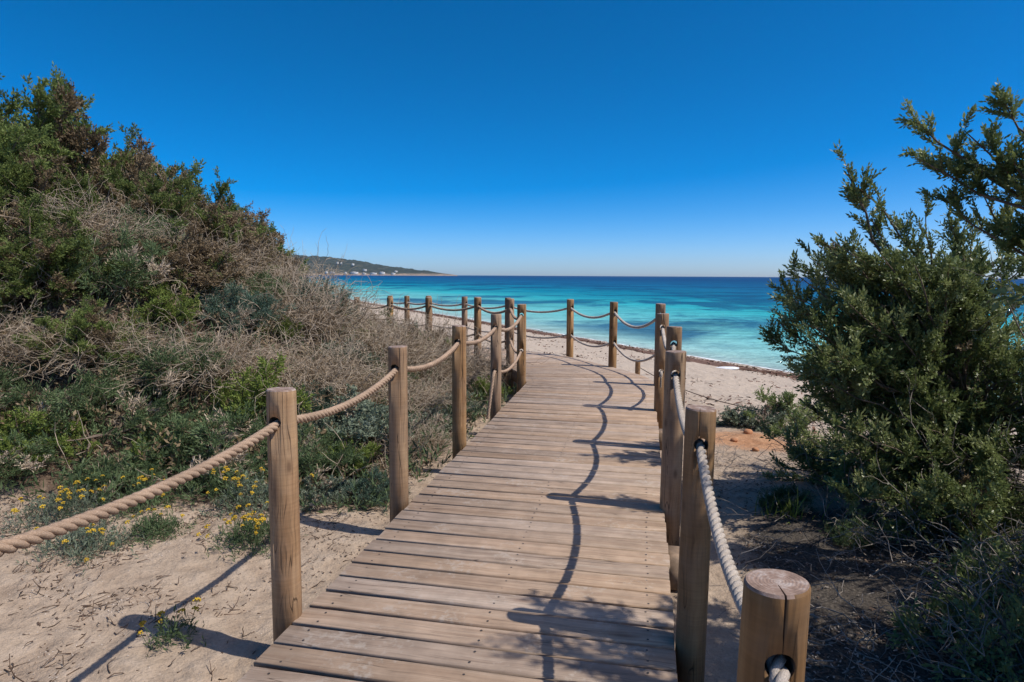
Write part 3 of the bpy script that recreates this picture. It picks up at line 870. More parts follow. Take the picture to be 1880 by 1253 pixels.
for nme, (x, y, zt, dia, lx, ly, low) in posts.items():
    chain = chainL if nme in chainL else chainR
    d = tangent(chain, nme)
    near = y < 6
    if nme not in ('R0', 'R1', 'L1'): lx += rngp.normal() * 0.006
    sides = 40 if near else 20
    zb = float(ground_z(x, y)) - 0.15
    H = zt - zb
    r = dia / 2
    zs = [-H, -H * 0.6, -H * 0.3, -0.14, -0.05, -0.006, 0.0]
    rs = [r * 1.0, r * 1.01, r, r * 0.995, r * 0.99, r * 0.985, r * 0.93]
    a = np.arange(sides) * 2 * math.pi / sides
    ph = rngp.uniform(0, 6, 4)
    V = []
    for z_, rr in zip(zs, rs):
        rad = rr * (1 + 0.008 * np.sin(2 * a + ph[0] + z_) + 0.006 * np.sin(3 * a + ph[1] + 2 * z_) + 0.004 * np.sin(7 * a + ph[2]))
        tilt = 0.0025 * np.cos(a + ph[3]) if z_ > -0.01 else 0
        V.append(np.c_[rad * np.cos(a) - lx * z_ / H * -1, rad * np.sin(a) + ly * z_ / H, np.full(sides, z_) + tilt])
    V = np.concatenate(V)
    i_ = np.arange(sides); j_ = (i_ + 1) % sides
    kk = np.arange(len(zs) - 1)[:, None] * sides
    Q = np.stack([kk + i_, kk + j_, kk + j_ + sides, kk + i_ + sides], -1).reshape(-1, 4)
    me = closed_mesh([(V, Q, sides)])
    me.name = 'fence_post'
    cut = []
    holes = [HOLE_UP] + ([HOLE_LOW] if low else [])
    for hz in holes:
        c0 = np.array([-d.x * 0.12, -d.y * 0.12, -hz]); c1 = np.array([d.x * 0.12, d.y * 0.12, -hz])
        hv, hq = cyl_vq(c0, c1, 0.029, 20)
        cut.append((hv, hq, 20))
        HD[(nme, hz)] = np.array([x, y, zt - hz])
    tmp = bpy.data.objects.new('tmp', me); COL.objects.link(tmp)
    me.materials.append(M['post']); me.materials.append(M['hole'])
    cm = closed_mesh(cut); cm.materials.append(M['hole'])
    co = bpy.data.objects.new('cutter', cm); COL.objects.link(co)
    md = tmp.modifiers.new('b', 'BOOLEAN'); md.operation = 'DIFFERENCE'; md.object = co; md.solver = 'EXACT'; md.material_mode = 'TRANSFER'
    extra = []
    if nme in crack:
        ang, wd, ln = crack[nme]
        ca_, sa_ = math.cos(R(ang)), math.sin(R(ang)); px_, py_ = -sa_, ca_
        bm = bmesh.new()
        pts = []
        for z_, ww in ((0.02, wd), (-ln * 0.6, wd * 0.8), (-ln, wd * 0.15)):
            rr0 = 0.012 if z_ > -ln * 0.5 else (0.03 if z_ > -ln * 0.9 else r * 0.93)
            wob = 0.004 * math.sin(z_ * 9 + ang)
            pts.append([(ca_ * rr + px_ * (sg * w_ + wob), sa_ * rr + py_ * (sg * w_ + wob), z_) for rr, w_, sg in ((rr0, ww * 0.15, -1), (r * 1.2, ww * 0.5, -1), (r * 1.2, ww * 0.5, 1), (rr0, ww * 0.15, 1))])
        vs = [[bm.verts.new(p) for p in row] for row in pts]
        for a_ in range(2):
            for j in range(4):
                bm.faces.new([vs[a_][j], vs[a_][(j + 1) % 4], vs[a_ + 1][(j + 1) % 4], vs[a_ + 1][j]])
        bm.faces.new(vs[0][::-1]); bm.faces.new(vs[2])
        bmesh.ops.recalc_face_normals(bm, faces=bm.faces)
        cm2 = bpy.data.meshes.new('cut2'); bm.to_mesh(cm2); bm.free(); cm2.materials.append(M['hole'])
        co2 = bpy.data.objects.new('cutter2', cm2); COL.objects.link(co2); extra.append(co2)
        md2 = tmp.modifiers.new('b2', 'BOOLEAN'); md2.operation = 'DIFFERENCE'; md2.object = co2; md2.solver = 'EXACT'; md2.material_mode = 'TRANSFER'
    dg.update()
    nm = bpy.data.meshes.new_from_object(tmp.evaluated_get(dg))
    for t_ in [tmp, co] + extra: bpy.data.objects.remove(t_)
    nm.name = 'fence_post'
    # end grain slot
    nm.materials.append(M['post_end']); ei = len(nm.materials) - 1
    for p in nm.polygons:
        if p.normal.z > 0.5 and p.center.z > -0.02: p.material_index = ei
        elif abs(p.normal.z) < 0.2 and p.area > 0.00005: p.use_smooth = True
    o = link('fence_post', nm, loc=(x, y, zt))
    tag(o, post_label[nme], 'post', 'rope fence posts along the boardwalk')

# ------------------------------------------------------------------ ropes
def rope_path(pts, sags, step):
    out = []
    for (a, b), sg in zip(zip(pts[:-1], pts[1:]), sags):
        L = np.linalg.norm(b - a); n = max(6, int(L / step))
        t = np.linspace(0, 1, n, endpoint=False)[:, None]
        p = a + (b - a) * t
        p[:, 2] -= (4 * sg * t * (1 - t))[:, 0]
        out.append(p)
    out.append(pts[-1][None]); P = np.concatenate(out)
    Pp = P.copy()
    for _ in range(3):
        Pp[1:-1] = (Pp[:-2] + 2 * Pp[1:-1] + Pp[2:]) / 4
    return Pp

def add_rope(name, label, cat, P, rad, mat, group=None, lay=0.112, sides=7, fuzz=0, seed=1):
    t = thing(name, label, cat, tuple(P[0]), group=group)
    P = P - P[0]
    T = unit(np.gradient(P, axis=0)); A = unit(np.cross(T, np.array([0, 0, 1.0]))); B = np.cross(A, T)
    s = np.r_[0, np.cumsum(np.linalg.norm(np.diff(P, axis=0), axis=1))]
    for k in range(3):
        th = -2 * np.pi * s / lay + k * 2 * np.pi / 3
        C = P + rad * 0.52 * (np.cos(th)[:, None] * A + np.sin(th)[:, None] * B)
        V, Q = sweep(C, rad * 0.53, sides)
        me = mesh_np('strand', V, Q, smooth=True)
        uvl = me.uv_layers.new(name='strand')
        vi = np.empty(len(me.loops), np.int32); me.loops.foreach_get('vertex_index', vi)
        uu = np.stack([s[vi // sides] / 0.1 + k * 7, (vi % sides) / sides], 1)
        uvl.data.foreach_set('uv', uu.astype(np.float32).ravel())
        link('strand', me, mat, t)
    if fuzz:
        rg = np.random.default_rng(seed)
        idx = rg.integers(1, len(P) - 1, fuzz); an = rg.uniform(0, 6.28, fuzz)
        n = np.cos(an)[:, None] * A[idx] + np.sin(an)[:, None] * B[idx]
        p0 = P[idx] + n * rad * 0.8
        p1 = p0 + n * rg.uniform(0.002, 0.010, fuzz)[:, None] + T[idx] * rg.normal(size=fuzz)[:, None] * 0.006
        V, Q = tubes(p0, p1, np.full(fuzz, 0.0004), np.full(fuzz, 0.0002), rg)
        f = link('loose_fibres', mesh_np('fuzz', V, Q), mat, t); f['kind'] = 'stuff'
    return t
def hp(n, h): return HD[(n, h)]
def drop(p, dz=0.006): return p - np.array([0, 0, dz])
ptsL = [drop(hp(n, HOLE_UP)) for n in chainL]
PL = rope_path(ptsL, [0.05, 0.075, 0.085, 0.07, 0.10, 0.10, 0.10, 0.09, 0.09, 0.09], 0.013)
add_rope('rope', 'tan twisted rope running through the tops of the posts on the left side', 'rope', PL, 0.0215, M['rope_tan'], 'fence ropes', sides=6, fuzz=1500)
ptsR = [drop(hp(n, HOLE_UP)) for n in chainR]
PR = rope_path(ptsR, [0.10, 0.12, 0.13, 0.14, 0.14, 0.15, 0.21, 0.14, 0.11, 0.08, 0.06, 0.05, 0.04], 0.013)
add_rope('rope', 'pale fuzzy rope running through the tops of the posts on the right and sea side', 'rope', PR, 0.0205, M['rope_pale'], 'fence ropes', fuzz=5000, seed=3)
lowL = ['L4', 'L5', 'i1', 'i2', 'i3', 'i4', 'i5']
pl = [drop(hp(n, HOLE_LOW)) for n in lowL]
d4 = tangent(chainL, 'L4')
start = pl[0] - np.array([d4.x, d4.y, 0]) * 0.085
tail = np.array([start + np.array([-0.012 - 0.06 * f, -0.03 - 0.06 * f, -0.02 - 0.50 * f]) for f in (1.0, 0.75, 0.5, 0.25, 0.05)])
PLl = np.concatenate([np.stack([np.interp(np.linspace(0, 4, 50), range(5), tail[:, k]) for k in range(3)], 1),
                      rope_path([start] + pl, [0.0, 0.11, 0.1, 0.1, 0.09, 0.08, 0.08], 0.014)])
for _ in range(4): PLl[1:-1] = (PLl[:-2] + 2 * PLl[1:-1] + PLl[2:]) / 4
add_rope('rope', 'lower rope on the left side with its end hanging down at the fourth post', 'rope', PLl, 0.019, M['rope_tan'], 'fence ropes', sides=6)
lowR = ['R4', 'R5', 'o6', 'o7', 'o8', 'o9', 'o9b', 'o10', 'o11']
pr = [drop(hp(n, HOLE_LOW)) for n in lowR]
d4 = tangent(chainR, 'R4')
start = pr[0] - np.array([d4.x, d4.y, 0]) * 0.095
tl = np.stack([np.linspace(0, 1, 20)] * 3, 1) * np.array([0.0, -0.0, 0.16]) + start + np.array([-0.008, -0.012, -0.165])
PRl = np.concatenate([tl, rope_path([start] + pr, [0, 0.2, 0.21, 0.14, 0.11, 0.08, 0.06, 0.05, 0.04], 0.014)])
for _ in range(4): PRl[1:-1] = (PRl[:-2] + 2 * PRl[1:-1] + PRl[2:]) / 4
add_rope('rope', 'lower pale rope on the right and sea side, starting at the fifth right post', 'rope', PRl, 0.0185, M['rope_pale'], 'fence ropes', sides=6)

# low stake on the beach with a thin cord
def stake(x, y, zt, label):
    zb = float(ground_z(x, y)) - 0.1
    a = np.arange(14) * 2 * math.pi / 14
    V = np.concatenate([np.c_[r_ * np.cos(a), r_ * np.sin(a), np.full(14, z_)] for r_, z_ in ((0.05, zb - zt), (0.051, -0.1), (0.049, -0.008), (0.044, 0))])
    Q = np.array([[k * 14 + j, k * 14 + (j + 1) % 14, k * 14 + 14 + (j + 1) % 14, k * 14 + 14 + j] for k in range(3) for j in range(14)])
    me = closed_mesh([(V, Q, 14)]); me.materials.append(M['post'])
    return tag(link('stake', me, loc=(x, y, zt)), label, 'stake', 'low stakes on the beach')
stake(2.49, 12.6, 0.03, 'short wooden stake on the beach behind the outer edge of the deck')
stake(3.55, 8.75, -0.1, 'short wooden stake inside the low bush right of the boardwalk')
pa, pb = np.array([2.53, 12.55, -0.14]), np.array([3.55, 8.75, -0.19])
P = rope_path([pa, pb], [0.12], 0.02)
add_rope('cord', 'thin dark cord strung low over the sand from the short stake to the bush', 'rope', P, 0.009, M['cord'], lay=0.06, sides=5)

# ------------------------------------------------------------------ vegetation builders
def sprig_template(n, blade, width, spread, seed):
    rg = np.random.default_rng(seed)
    V, Q = [], []
    for k in range(n):
        z = 0.9 * (k + 0.3) / n
        ph = k * 2.399 + rg.normal() * 0.3
        el = spread * (1.0 - 0.35 * k / n)
        d = np.array([math.cos(ph) * math.sin(el), math.sin(ph) * math.sin(el), math.cos(el)])
        if k == n - 1: d = np.array([0, 0, 1.0])
        side = np.cross(d, rg.normal(size=3)); side /= np.linalg.norm(side)
        L = blade * rg.uniform(0.75, 1.2)
        b = np.array([0, 0, z])
        V += [b, b + d * L * 0.45 + side * width, b + d * L, b + d * L * 0.45 - side * width]
        Q.append([4 * k, 4 * k + 1, 4 * k + 2, 4 * k + 3])
    return np.array(V), np.array(Q)
SP_NEAR = sprig_template(5, 0.5, 0.11, 0.8, 1)
SP_FAR = sprig_template(5, 0.55, 0.115, 0.8, 2)
SP_FEATHER = sprig_template(7, 0.55, 0.055, 0.6, 3)
SP_LEAF = sprig_template(6, 0.42, 0.13, 1.0, 4)

def rdir(rg, n):
    return unit(rg.normal(size=(n, 3)))

def walkers(rg, P, D, steps, step, wander, pull, r0, r1):
    """curving twigs; returns segment arrays and the nodes with their directions"""
    P = P.copy(); D = unit(D); S = []; nodes = []
    step = np.broadcast_to(np.asarray(step, float), (len(P),))[:, None]
    r0 = np.broadcast_to(np.asarray(r0, float), (len(P),))
    for k in range(steps):
        D = unit(D + rg.normal(size=D.shape) * wander + np.array([0, 0, pull]))
        N = P + D * step
        a = k / steps; b = (k + 1) / steps
        S.append((P, N, r0 * (1 - a) + r1 * a, r0 * (1 - b) + r1 * b))
        nodes.append((N, D.copy())); P = N
    return S, nodes

def seg_mesh(name, S, rg, sides=3):
    P0 = np.concatenate([s[0] for s in S]); P1 = np.concatenate([s[1] for s in S])
    A = np.concatenate([s[2] for s in S]); B = np.concatenate([s[3] for s in S])
    V, Q = tubes(P0, P1, A, B, rg, sides)
    return mesh_np(name, V, Q)

def plumes(rg, limbs, twigs, sprigs, twig_len, sprig_size, dry_p=0.0, limb_r=0.018, t0=0.22, up=0.25, outw=0.75, jit=0.5):
    """limbs: list of (base, tip, width factor). Returns limb polylines, twig segments, green sprigs, dry sprigs"""
    curves, S = [], []
    gp, gd, gs, dp, dd, ds_ = [], [], [], [], [], []
    for base, tip, wf in limbs:
        base = np.asarray(base, float); tip = np.asarray(tip, float)
        ln = np.linalg.norm(tip - base)
        ctrl = (base + tip) / 2 + rg.normal(size=3) * 0.10 * ln + np.array([0, 0, -0.05 * ln])
        tt = np.linspace(0, 1, 9)[:, None]
        C = (1 - tt) ** 2 * base + 2 * tt * (1 - tt) * ctrl + tt ** 2 * tip
        C[1:-1] += rg.normal(size=(7, 3)) * 0.012 * ln
        lr = limb_r * (0.5 + 0.5 * ln)
        curves.append((C, np.linspace(lr, 0.003, 9)))
        n = max(4, int(twigs * wf * (0.4 + 0.6 * ln)))
        t = t0 + (1 - t0) * rg.uniform(0, 1, n) ** 0.85
        f = t * 8; i0 = np.minimum(f.astype(int), 7); fr = (f - i0)[:, None]
        P = C[i0] * (1 - fr) + C[i0 + 1] * fr
        ax = unit(C[i0 + 1] - C[i0])
        D = unit(ax * 0.75 + rdir(rg, n) * outw + np.array([0, 0, up]))
        tl = twig_len * wf * (1.15 - 0.72 * t) * rg.uniform(0.6, 1.25, n)
        s, nodes = walkers(rg, P, D, 3, tl / 3, 0.18, 0.03, 0.0030, 0.0012)
        S += s
        starts = [P, nodes[0][0], nodes[1][0]]; dirs = [nodes[0][1], nodes[1][1], nodes[2][1]]; ends = [nodes[0][0], nodes[1][0], nodes[2][0]]
        dry = rg.uniform() < dry_p
        for k in range(3):
            m = sprigs // 3 + (1 if k == 2 else 0)
            u = rg.uniform(0, 1, (n, m, 1))
            q = starts[k][:, None] * (1 - u) + ends[k][:, None] * u
            q = q.reshape(-1, 3)
            dr = unit(np.repeat(dirs[k], m, 0) + rg.normal(size=(n * m, 3)) * jit + np.array([0, 0, 0.12]))
            sz = sprig_size * rg.uniform(0.6, 1.3, n * m)
            (dp if dry else gp).append(q); (dd if dry else gd).append(dr); (ds_ if dry else gs).append(sz)
    cat_ = lambda a: np.concatenate(a) if a else np.zeros((0, 3))
    cs = lambda a: np.concatenate(a) if a else np.zeros(0)
    return curves, S, (cat_(gp), cat_(gd), cs(gs)), (cat_(dp), cat_(dd), cs(ds_))

def limb_mesh(name, curves, sides=6):
    V, Q = merge([sweep(C, r, sides) for C, r in curves])
    return mesh_np(name, V, Q, smooth=True)

def shrub_from(root, rg, limbs, twigs, sprigs, twig_len, size, tmpl, green, dry_p=0.0, dry_mat=None, trunk=None, bark='bark', twig='twig_brown', limb_r=0.018, **kw):
    curves, S, G, Dr = plumes(rg, limbs, twigs, sprigs, twig_len, size, dry_p, limb_r, **kw)
    if trunk: curves = trunk + curves
    link('branches', limb_mesh('branches', curves), M[bark], root)
    link('twigs', seg_mesh('twigs', S, rg), M[twig], root)['kind'] = 'stuff'
    if len(G[0]):
        V, Q = inst(*tmpl, G[0], G[1], G[2], rg)
        link('foliage', mesh_np('foliage', V, Q), M[green], root)
    if len(Dr[0]):
        V, Q = inst(*tmpl, Dr[0], Dr[1], Dr[2], rg)
        link('dry_foliage', mesh_np('dry_foliage', V, Q), M[dry_mat or 'juniper_dry'], root)

def dome_limbs(rg, n, rx, rz, base_spread=0.15, zmin=0.15, base_z=0.3):
    L = []
    for k in range(n):
        d = rdir(rg, 1)[0]; d[2] = abs(d[2]) * 0.9 + zmin * rg.uniform(0, 1)
        d /= np.linalg.norm(d)
        rr = rg.uniform(0.6, 1.0)
        tip = np.array([d[0] * rx, d[1] * rx, d[2] * rz + 0.05]) * rr
        b = np.array([rg.normal() * base_spread * rx, rg.normal() * base_spread * rx, rg.uniform(0, base_z) * rz])
        L.append((b, tip, rg.uniform(0.8, 1.25)))
    return L

def scatter_twigs(rg, n, rx, h, steps=6, step=0.11, wander=0.38, pull=-0.02, r0=0.004, kids=2):
    P = rg.normal(size=(n, 3)) * np.array([rx * 0.32, rx * 0.32, 0]); P[:, 2] = rg.uniform(-0.05, h * 0.25, n)
    D = unit(np.c_[P[:, 0:2] / rx * 1.6 + rg.normal(size=(n, 2)) * 0.6, rg.uniform(0.25, 1.2, n)])
    sl = step * rg.uniform(0.6, 1.2, n) * h / 0.8
    S, nodes = walkers(rg, P, D, steps, sl, wander, pull, r0, r0 * 0.45)
    for k in range(kids):
        for (N, DD) in nodes[1 + k::2]:
            pick = rg.uniform(size=len(N)) < 0.75
            s2, _ = walkers(rg, N[pick], unit(DD[pick] + rg.normal(size=(pick.sum(), 3)) * 0.8), 4, sl[pick] * 0.6, wander * 1.2, pull, r0 * 0.6, r0 * 0.3)
            S += s2
    return S

# ---- prototypes for the scrub on the dune (copied with shared meshes)
protos = {}
def new_proto(key, name):
    o = link(name, None); protos[key] = o; return o
rg = np.random.default_rng(100)
for k in range(3):
    o = new_proto('jun%d' % k, 'juniper')
    shrub_from(o, rg, dome_limbs(rg, 56, 0.95, 1.4), 19, 16, 0.30, 0.062, SP_FAR, 'juniper', 0.24)
    link('dead_twigs', seg_mesh('dead_twigs', scatter_twigs(rg, 45, 0.8, 0.7, 6, 0.12), rg), M['twig_grey'], o)
for k in range(2):
    o = new_proto('brn%d' % k, 'dry_juniper')
    shrub_from(o, rg, dome_limbs(rg, 56, 0.9, 1.2), 17, 9, 0.32, 0.066, SP_FAR, 'juniper', 0.86, twig='twig_brown')
    link('dead_twigs', seg_mesh('dead_twigs', scatter_twigs(rg, 120, 0.9, 0.75, 6, 0.11), rg), M['twig_pale'], o)
for k in range(3):
    o = new_proto('dry%d' % k, 'dry_bush')
    link('pale_twigs', seg_mesh('pale_twigs', scatter_twigs(rg, 320, 0.85, 0.78, 6, 0.11, 0.24, -0.05, 0.0044), rg), M['twig_pale'], o)
    link('brown_twigs', seg_mesh('brown_twigs', scatter_twigs(rg, 250, 0.85, 0.6, 6, 0.11, 0.3, -0.03, 0.004), rg), M['twig_brown'], o)
for k in range(2):
    o = new_proto('grn%d' % k, 'green_shrub')
    shrub_from(o, rg, dome_limbs(rg, 28, 0.6, 0.62), 18, 9, 0.20, 0.055, SP_FAR, 'bright', 0.0)
for key, mt, sz in (('gry', 'greygreen', 0.06), ('blu', 'bluegreen', 0.075), ('hrb', 'herb', 0.075)):
    for k in range(2):
        o = new_proto(key + str(k), {'gry': 'grey_shrub', 'blu': 'feathery_shrub', 'hrb': 'herb_clump'}[key])
        shrub_from(o, rg, dome_limbs(rg, 34, 0.62, 0.5, 0.35), 16, 8, 0.20, sz, SP_LEAF if key == 'gry' else SP_FEATHER, mt, 0.12, 'twig_pale', limb_r=0.008, up=0.4)

used = set()
def put(key, x, y, s, label, cat='shrub', group=None, sz=1.0, lean=(0, 0), sink=0.05, name=None):
    src = protos[key]
    if key in used: o = copy_tree(src)
    else: o = src; used.add(key)
    if name: o.name = name
    rr = random.Random(hash((round(x * 100), round(y * 100))) & 0xffff)
    o.location = (x, y, float(ground_z(x, y)) - sink)
    o.rotation_euler = (lean[0], lean[1], rr.uniform(0, 6.28))
    o.scale = (s, s, s * sz)
    tag(o, label, cat, group)
    return o
HG = 'bushes covering the dune on the left'
JL = [
 ('jun0', -8.0, 9.2, 1.7, 1.12, 'tallest dark green juniper cut by the left edge of the picture'),
 ('jun1', -6.75, 9.4, 1.5, 1.14, 'tall juniper on the skyline, second from the left edge'),
 ('jun2', -6.0, 10.2, 1.3, 1.05, 'brown flecked juniper on the skyline between the tall left one and the dip'),
 ('jun0', -5.3, 11.1, 1.4, 1.05, 'rounded juniper on the skyline that ends the tall left thicket above the pale dead branches'),
 ('jun1', -4.75, 11.6, 1.25, 1.08, 'small juniper at the right-hand end of the tall thicket, against the sky'),
 ('brn0', -5.6, 9.5, 1.15, 1.15, 'brown dry juniper in the dip of the skyline'),
 ('brn1', -7.0, 8.3, 1.25, 1.1, 'large brown dry bush under the tallest juniper'),
 ('jun2', -6.1, 7.6, 1.1, 0.9, 'green juniper mass at mid height on the left edge'),
 ('jun1', -4.9, 8.7, 0.9, 0.9, 'green juniper clump in the middle of the tall thicket'),
 ('brn0', -4.5, 10.4, 1.1, 1.0, 'brown bush under the rounded skyline juniper'),
 ('brn1', -4.2, 9.1, 1.0, 0.9, 'reddish brown dry bush in the centre of the slope'),
 ('jun0', -4.75, 6.6, 0.85, 0.85, 'dark green juniper low on the slope near the left edge'),
 ('brn0', -3.9, 7.6, 0.9, 0.8, 'brown dry bush halfway down the slope left of the pale twigs'),
 ('brn1', -5.7, 6.6, 0.95, 0.9, 'brown tangled bush at the left edge below the green juniper mass'),
 ('brn1', -4.45, 12.7, 0.95, 1.0, 'small reddish brown bush on the skyline beside the far headland'),
 ('brn0', -4.35, 13.6, 0.8, 0.9, 'low brown bush on the skyline where the sea first shows'),
 ('jun2', -3.75, 13.2, 0.55, 0.8, 'small green tuft among dry scrub near the leftmost far post'),
 ('dry0', -3.5, 9.8, 1.2, 1.1, 'large pale tangle of dead twigs on the crest of the slope'),
 ('dry1', -3.7, 11.2, 1.25, 1.1, 'pale dead twig thicket under the end of the juniper skyline'),
 ('dry2', -2.9, 8.5, 1.15, 1.0, 'pale dry bush in the middle of the slope above the grey-green clump'),
 ('dry0', -2.4, 10.4, 1.15, 0.95, 'greyish dry bush behind the dark feathery shrub'),
 ('dry1', -1.9, 9.2, 1.1, 0.95, 'dry brown tangle left of the third left post'),
 ('dry2', -3.0, 12.2, 1.1, 1.0, 'dry scrub mound in front of the leftmost far posts'),
 ('dry0', -1.35, 10.5, 0.95, 0.9, 'dry brown bush between the third post and the far leg of the boardwalk'),
 ('dry1', -2.3, 7.1, 1.0, 0.85, 'dry twig bush behind the nearest left post and its rope'),
 ('dry2', -1.5, 7.7, 0.9, 0.8, 'dry twig bush just left of the second left post top'),
 ('dry0', -1.15, 6.4, 0.68, 0.75, 'dry brown twigs heaped between the second and third left posts'),
 ('dry1', -3.2, 6.5, 0.95, 0.75, 'arching pale dry stems low on the slope above the bright green shrub'),
 ('dry2', -3.75, 14.0, 0.95, 0.95, 'dry scrub covering the far end of the boardwalk on the left'),
 ('dry0', -2.35, 11.6, 0.85, 0.95, 'dry bush hiding the foot of the third far inner post'),
 ('dry2', -4.2, 8.2, 1.0, 0.9, 'dry twig bush in the shade below the thicket'),
 ('dry1', -5.0, 7.4, 0.95, 0.9, 'dry tangle under the left edge junipers'),
 ('dry2', -4.1, 6.2, 0.8, 0.8, 'dry twigs left of the arching pale stems'),
 ('dry0', -5.0, 5.9, 0.8, 0.8, 'dry twigs low at the left edge'),
 ('blu0', -2.85, 9.2, 1.15, 1.0, 'dark blue-green feathery shrub standing out among pale twigs'),
 ('blu1', -3.2, 7.5, 1.0, 0.9, 'blue-green feathery shrub low in the middle of the slope'),
 ('hrb0', -2.65, 5.65, 1.15, 0.8, 'dense dark green herb mat behind the sagging tan rope'),
 ('hrb1', -3.6, 5.6, 1.1, 0.85, 'dark green herb mat near the left edge behind the rope'),
 ('hrb1', -4.5, 5.4, 1.0, 0.85, 'dark green herb mat at the very left edge above the flowers'),
 ('hrb0', -1.75, 5.5, 0.85, 0.9, 'green herb clump right of the nearest left post'),
 ('gry0', -1.6, 6.35, 1.15, 0.95, 'silvery grey-green shrub between the two nearest left posts'),
 ('gry1', -0.95, 7.3, 0.75, 0.85, 'silvery shrub by the boards between the third and fourth left posts'),
 ('gry0', -0.75, 8.3, 0.75, 0.8, 'grey-green shrub against the boards near the hanging rope end'),
 ('grn0', -2.55, 6.2, 0.95, 1.1, 'bright green shrub left of the nearest left post'),
 ('grn1', -1.5, 5.7, 0.6, 0.95, 'bright green tuft at mid height right of the nearest left post'),
 ('grn0', -3.85, 5.2, 0.7, 0.9, 'bright green tuft low near the left edge behind the flowers'),
 ('grn1', -3.05, 5.4, 0.55, 0.9, 'bright green tuft just above the sagging part of the tan rope'),
 ('grn0', -0.33, 9.35, 0.62, 1.0, 'bright green shrub in the inner corner of the bend'),
 ('grn1', -0.62, 10.1, 0.6, 0.95, 'yellow-green shrub under the far leg beside the bend'),
 ('grn1', -4.0, 12.1, 0.75, 1.0, 'green tuft on the crest right of the pale dead branches'),
 ('grn0', -3.0, 12.9, 0.6, 0.95, 'green tuft beside the foot of the leftmost far posts'),
 ('grn1', -1.95, 12.0, 0.55, 0.85, 'olive tuft at the foot of the third far inner post'),
 ('blu1', -1.15, 5.05, 0.55, 0.9, 'feathery blue-green tuft at the board edge left of the second post'),
 ('dry1', -1.2, 9.6, 0.75, 0.75, 'low dry bush left of the inner corner shrub'),
 ('jun1', -3.3, 10.4, 0.5, 0.95, 'small green tuft among pale twigs on the crest'),
 ('grn0', -3.7, 6.9, 0.8, 1.0, 'green shrub in the dry belt below the brown bushes'),
 ('hrb1', -4.6, 7.9, 1.1, 1.0, 'green clump under the middle of the tall thicket'),
 ('blu0', -2.15, 6.6, 0.75, 0.9, 'blue-green feathery tuft just above the bright shrub by the nearest post'),
 ('grn1', -2.9, 7.9, 0.6, 0.9, 'small green tuft beside the low blue-green shrub'),
 ('hrb0', -3.5, 8.6, 0.9, 1.0, 'green clump on the slope left of the dark feathery shrub'),
 ('gry1', -2.25, 8.1, 0.9, 0.85, 'grey-green clump among dry twigs in the middle of the slope'),
 ('hrb1', -1.7, 8.4, 0.7, 0.8, 'green tuft in the dry scrub left of the fourth post'),
 ('jun0', -3.95, 9.9, 0.6, 0.9, 'small juniper in the dry belt under the skyline end'),
 ('brn0', -3.0, 10.9, 0.75, 0.9, 'brown bush between the pale thicket and the far posts'),
 ('dry1', -2.45, 12.35, 1.1, 1.3, 'tall dry scrub in front of the leftmost far posts'),
 ('gry0', -2.0, 11.75, 1.0, 1.8, 'grey-green bush before the third far inner post'),
 ('dry0', -1.5, 11.25, 1.05, 1.45, 'dry bush hiding the edge of the far leg left of the bend'),
 ('brn1', -3.2, 12.7, 0.9, 1.05, 'brown bush on the slope just left of the far posts'),
 ('dry2', -0.98, 10.2, 0.95, 1.35, 'straw coloured bush between the far leg and the third left post'),
 ('gry1', -1.2, 10.75, 0.85, 1.5, 'silvery bush on the slope below the far leg'),
 ('hrb0', -3.3, 11.9, 0.9, 1.2, 'green clump on the slope left of the far posts'),
 ('hrb1', -4.3, 7.0, 1.1, 1.1, 'dark green clump low in the left thicket'),
 ('jun1', -4.1, 6.0, 0.6, 0.95, 'small juniper low above the herb mat at left'),
 ('hrb0', -3.3, 6.2, 1.1, 1.0, 'green clump among arching pale stems'),
 ('jun0', -5.2, 6.1, 0.7, 0.95, 'juniper low at the left edge above the herb mat'),
 ('grn1', -2.4, 9.8, 0.65, 1.0, 'green tuft in the pale scrub on the crest'),
 ('brn0', -2.3, 11.8, 0.95, 0.95, 'brown scrub covering the foot of the leftmost far inner post'),
 ('brn1', -1.6, 11.1, 0.9, 1.0, 'brown scrub covering the foot of the third far inner post'),
 ('brn0', -0.95, 10.05, 0.6, 1.0, 'low brown bush at the right end of the scrub below the far leg'),
 ('brn1', -2.95, 12.75, 0.95, 0.98, 'brown scrub hump against the turquoise water left of the far posts'),
 ('jun1', -2.6, 11.0, 0.55, 1.0, 'small green juniper tuft in the scrub below the far posts'),
 ('hrb0', -2.35, 5.12, 0.7, 0.85, 'low green herb clump behind the tall yellow flowers'),
 ('hrb1', -3.95, 4.95, 0.75, 0.8, 'low green herb clump at the left edge touching the long flower row'),
 ('hrb0', -3.1, 5.0, 0.7, 0.75, 'low green herb clump directly behind the long flower row'),
 ('gry0', -1.5, 5.0, 0.5, 0.85, 'grey-green tuft beside the shadow on the sand right of the nearest left post'),
 ('jun2', -5.4, 7.3, 0.75, 0.95, 'small juniper clump at the left, low on the slope'),
]
for key, x, y, s, sz, lab in JL:
    put(key, x, y, s, lab, 'juniper' if key[:3] in ('jun',) else 'shrub', HG, sz)

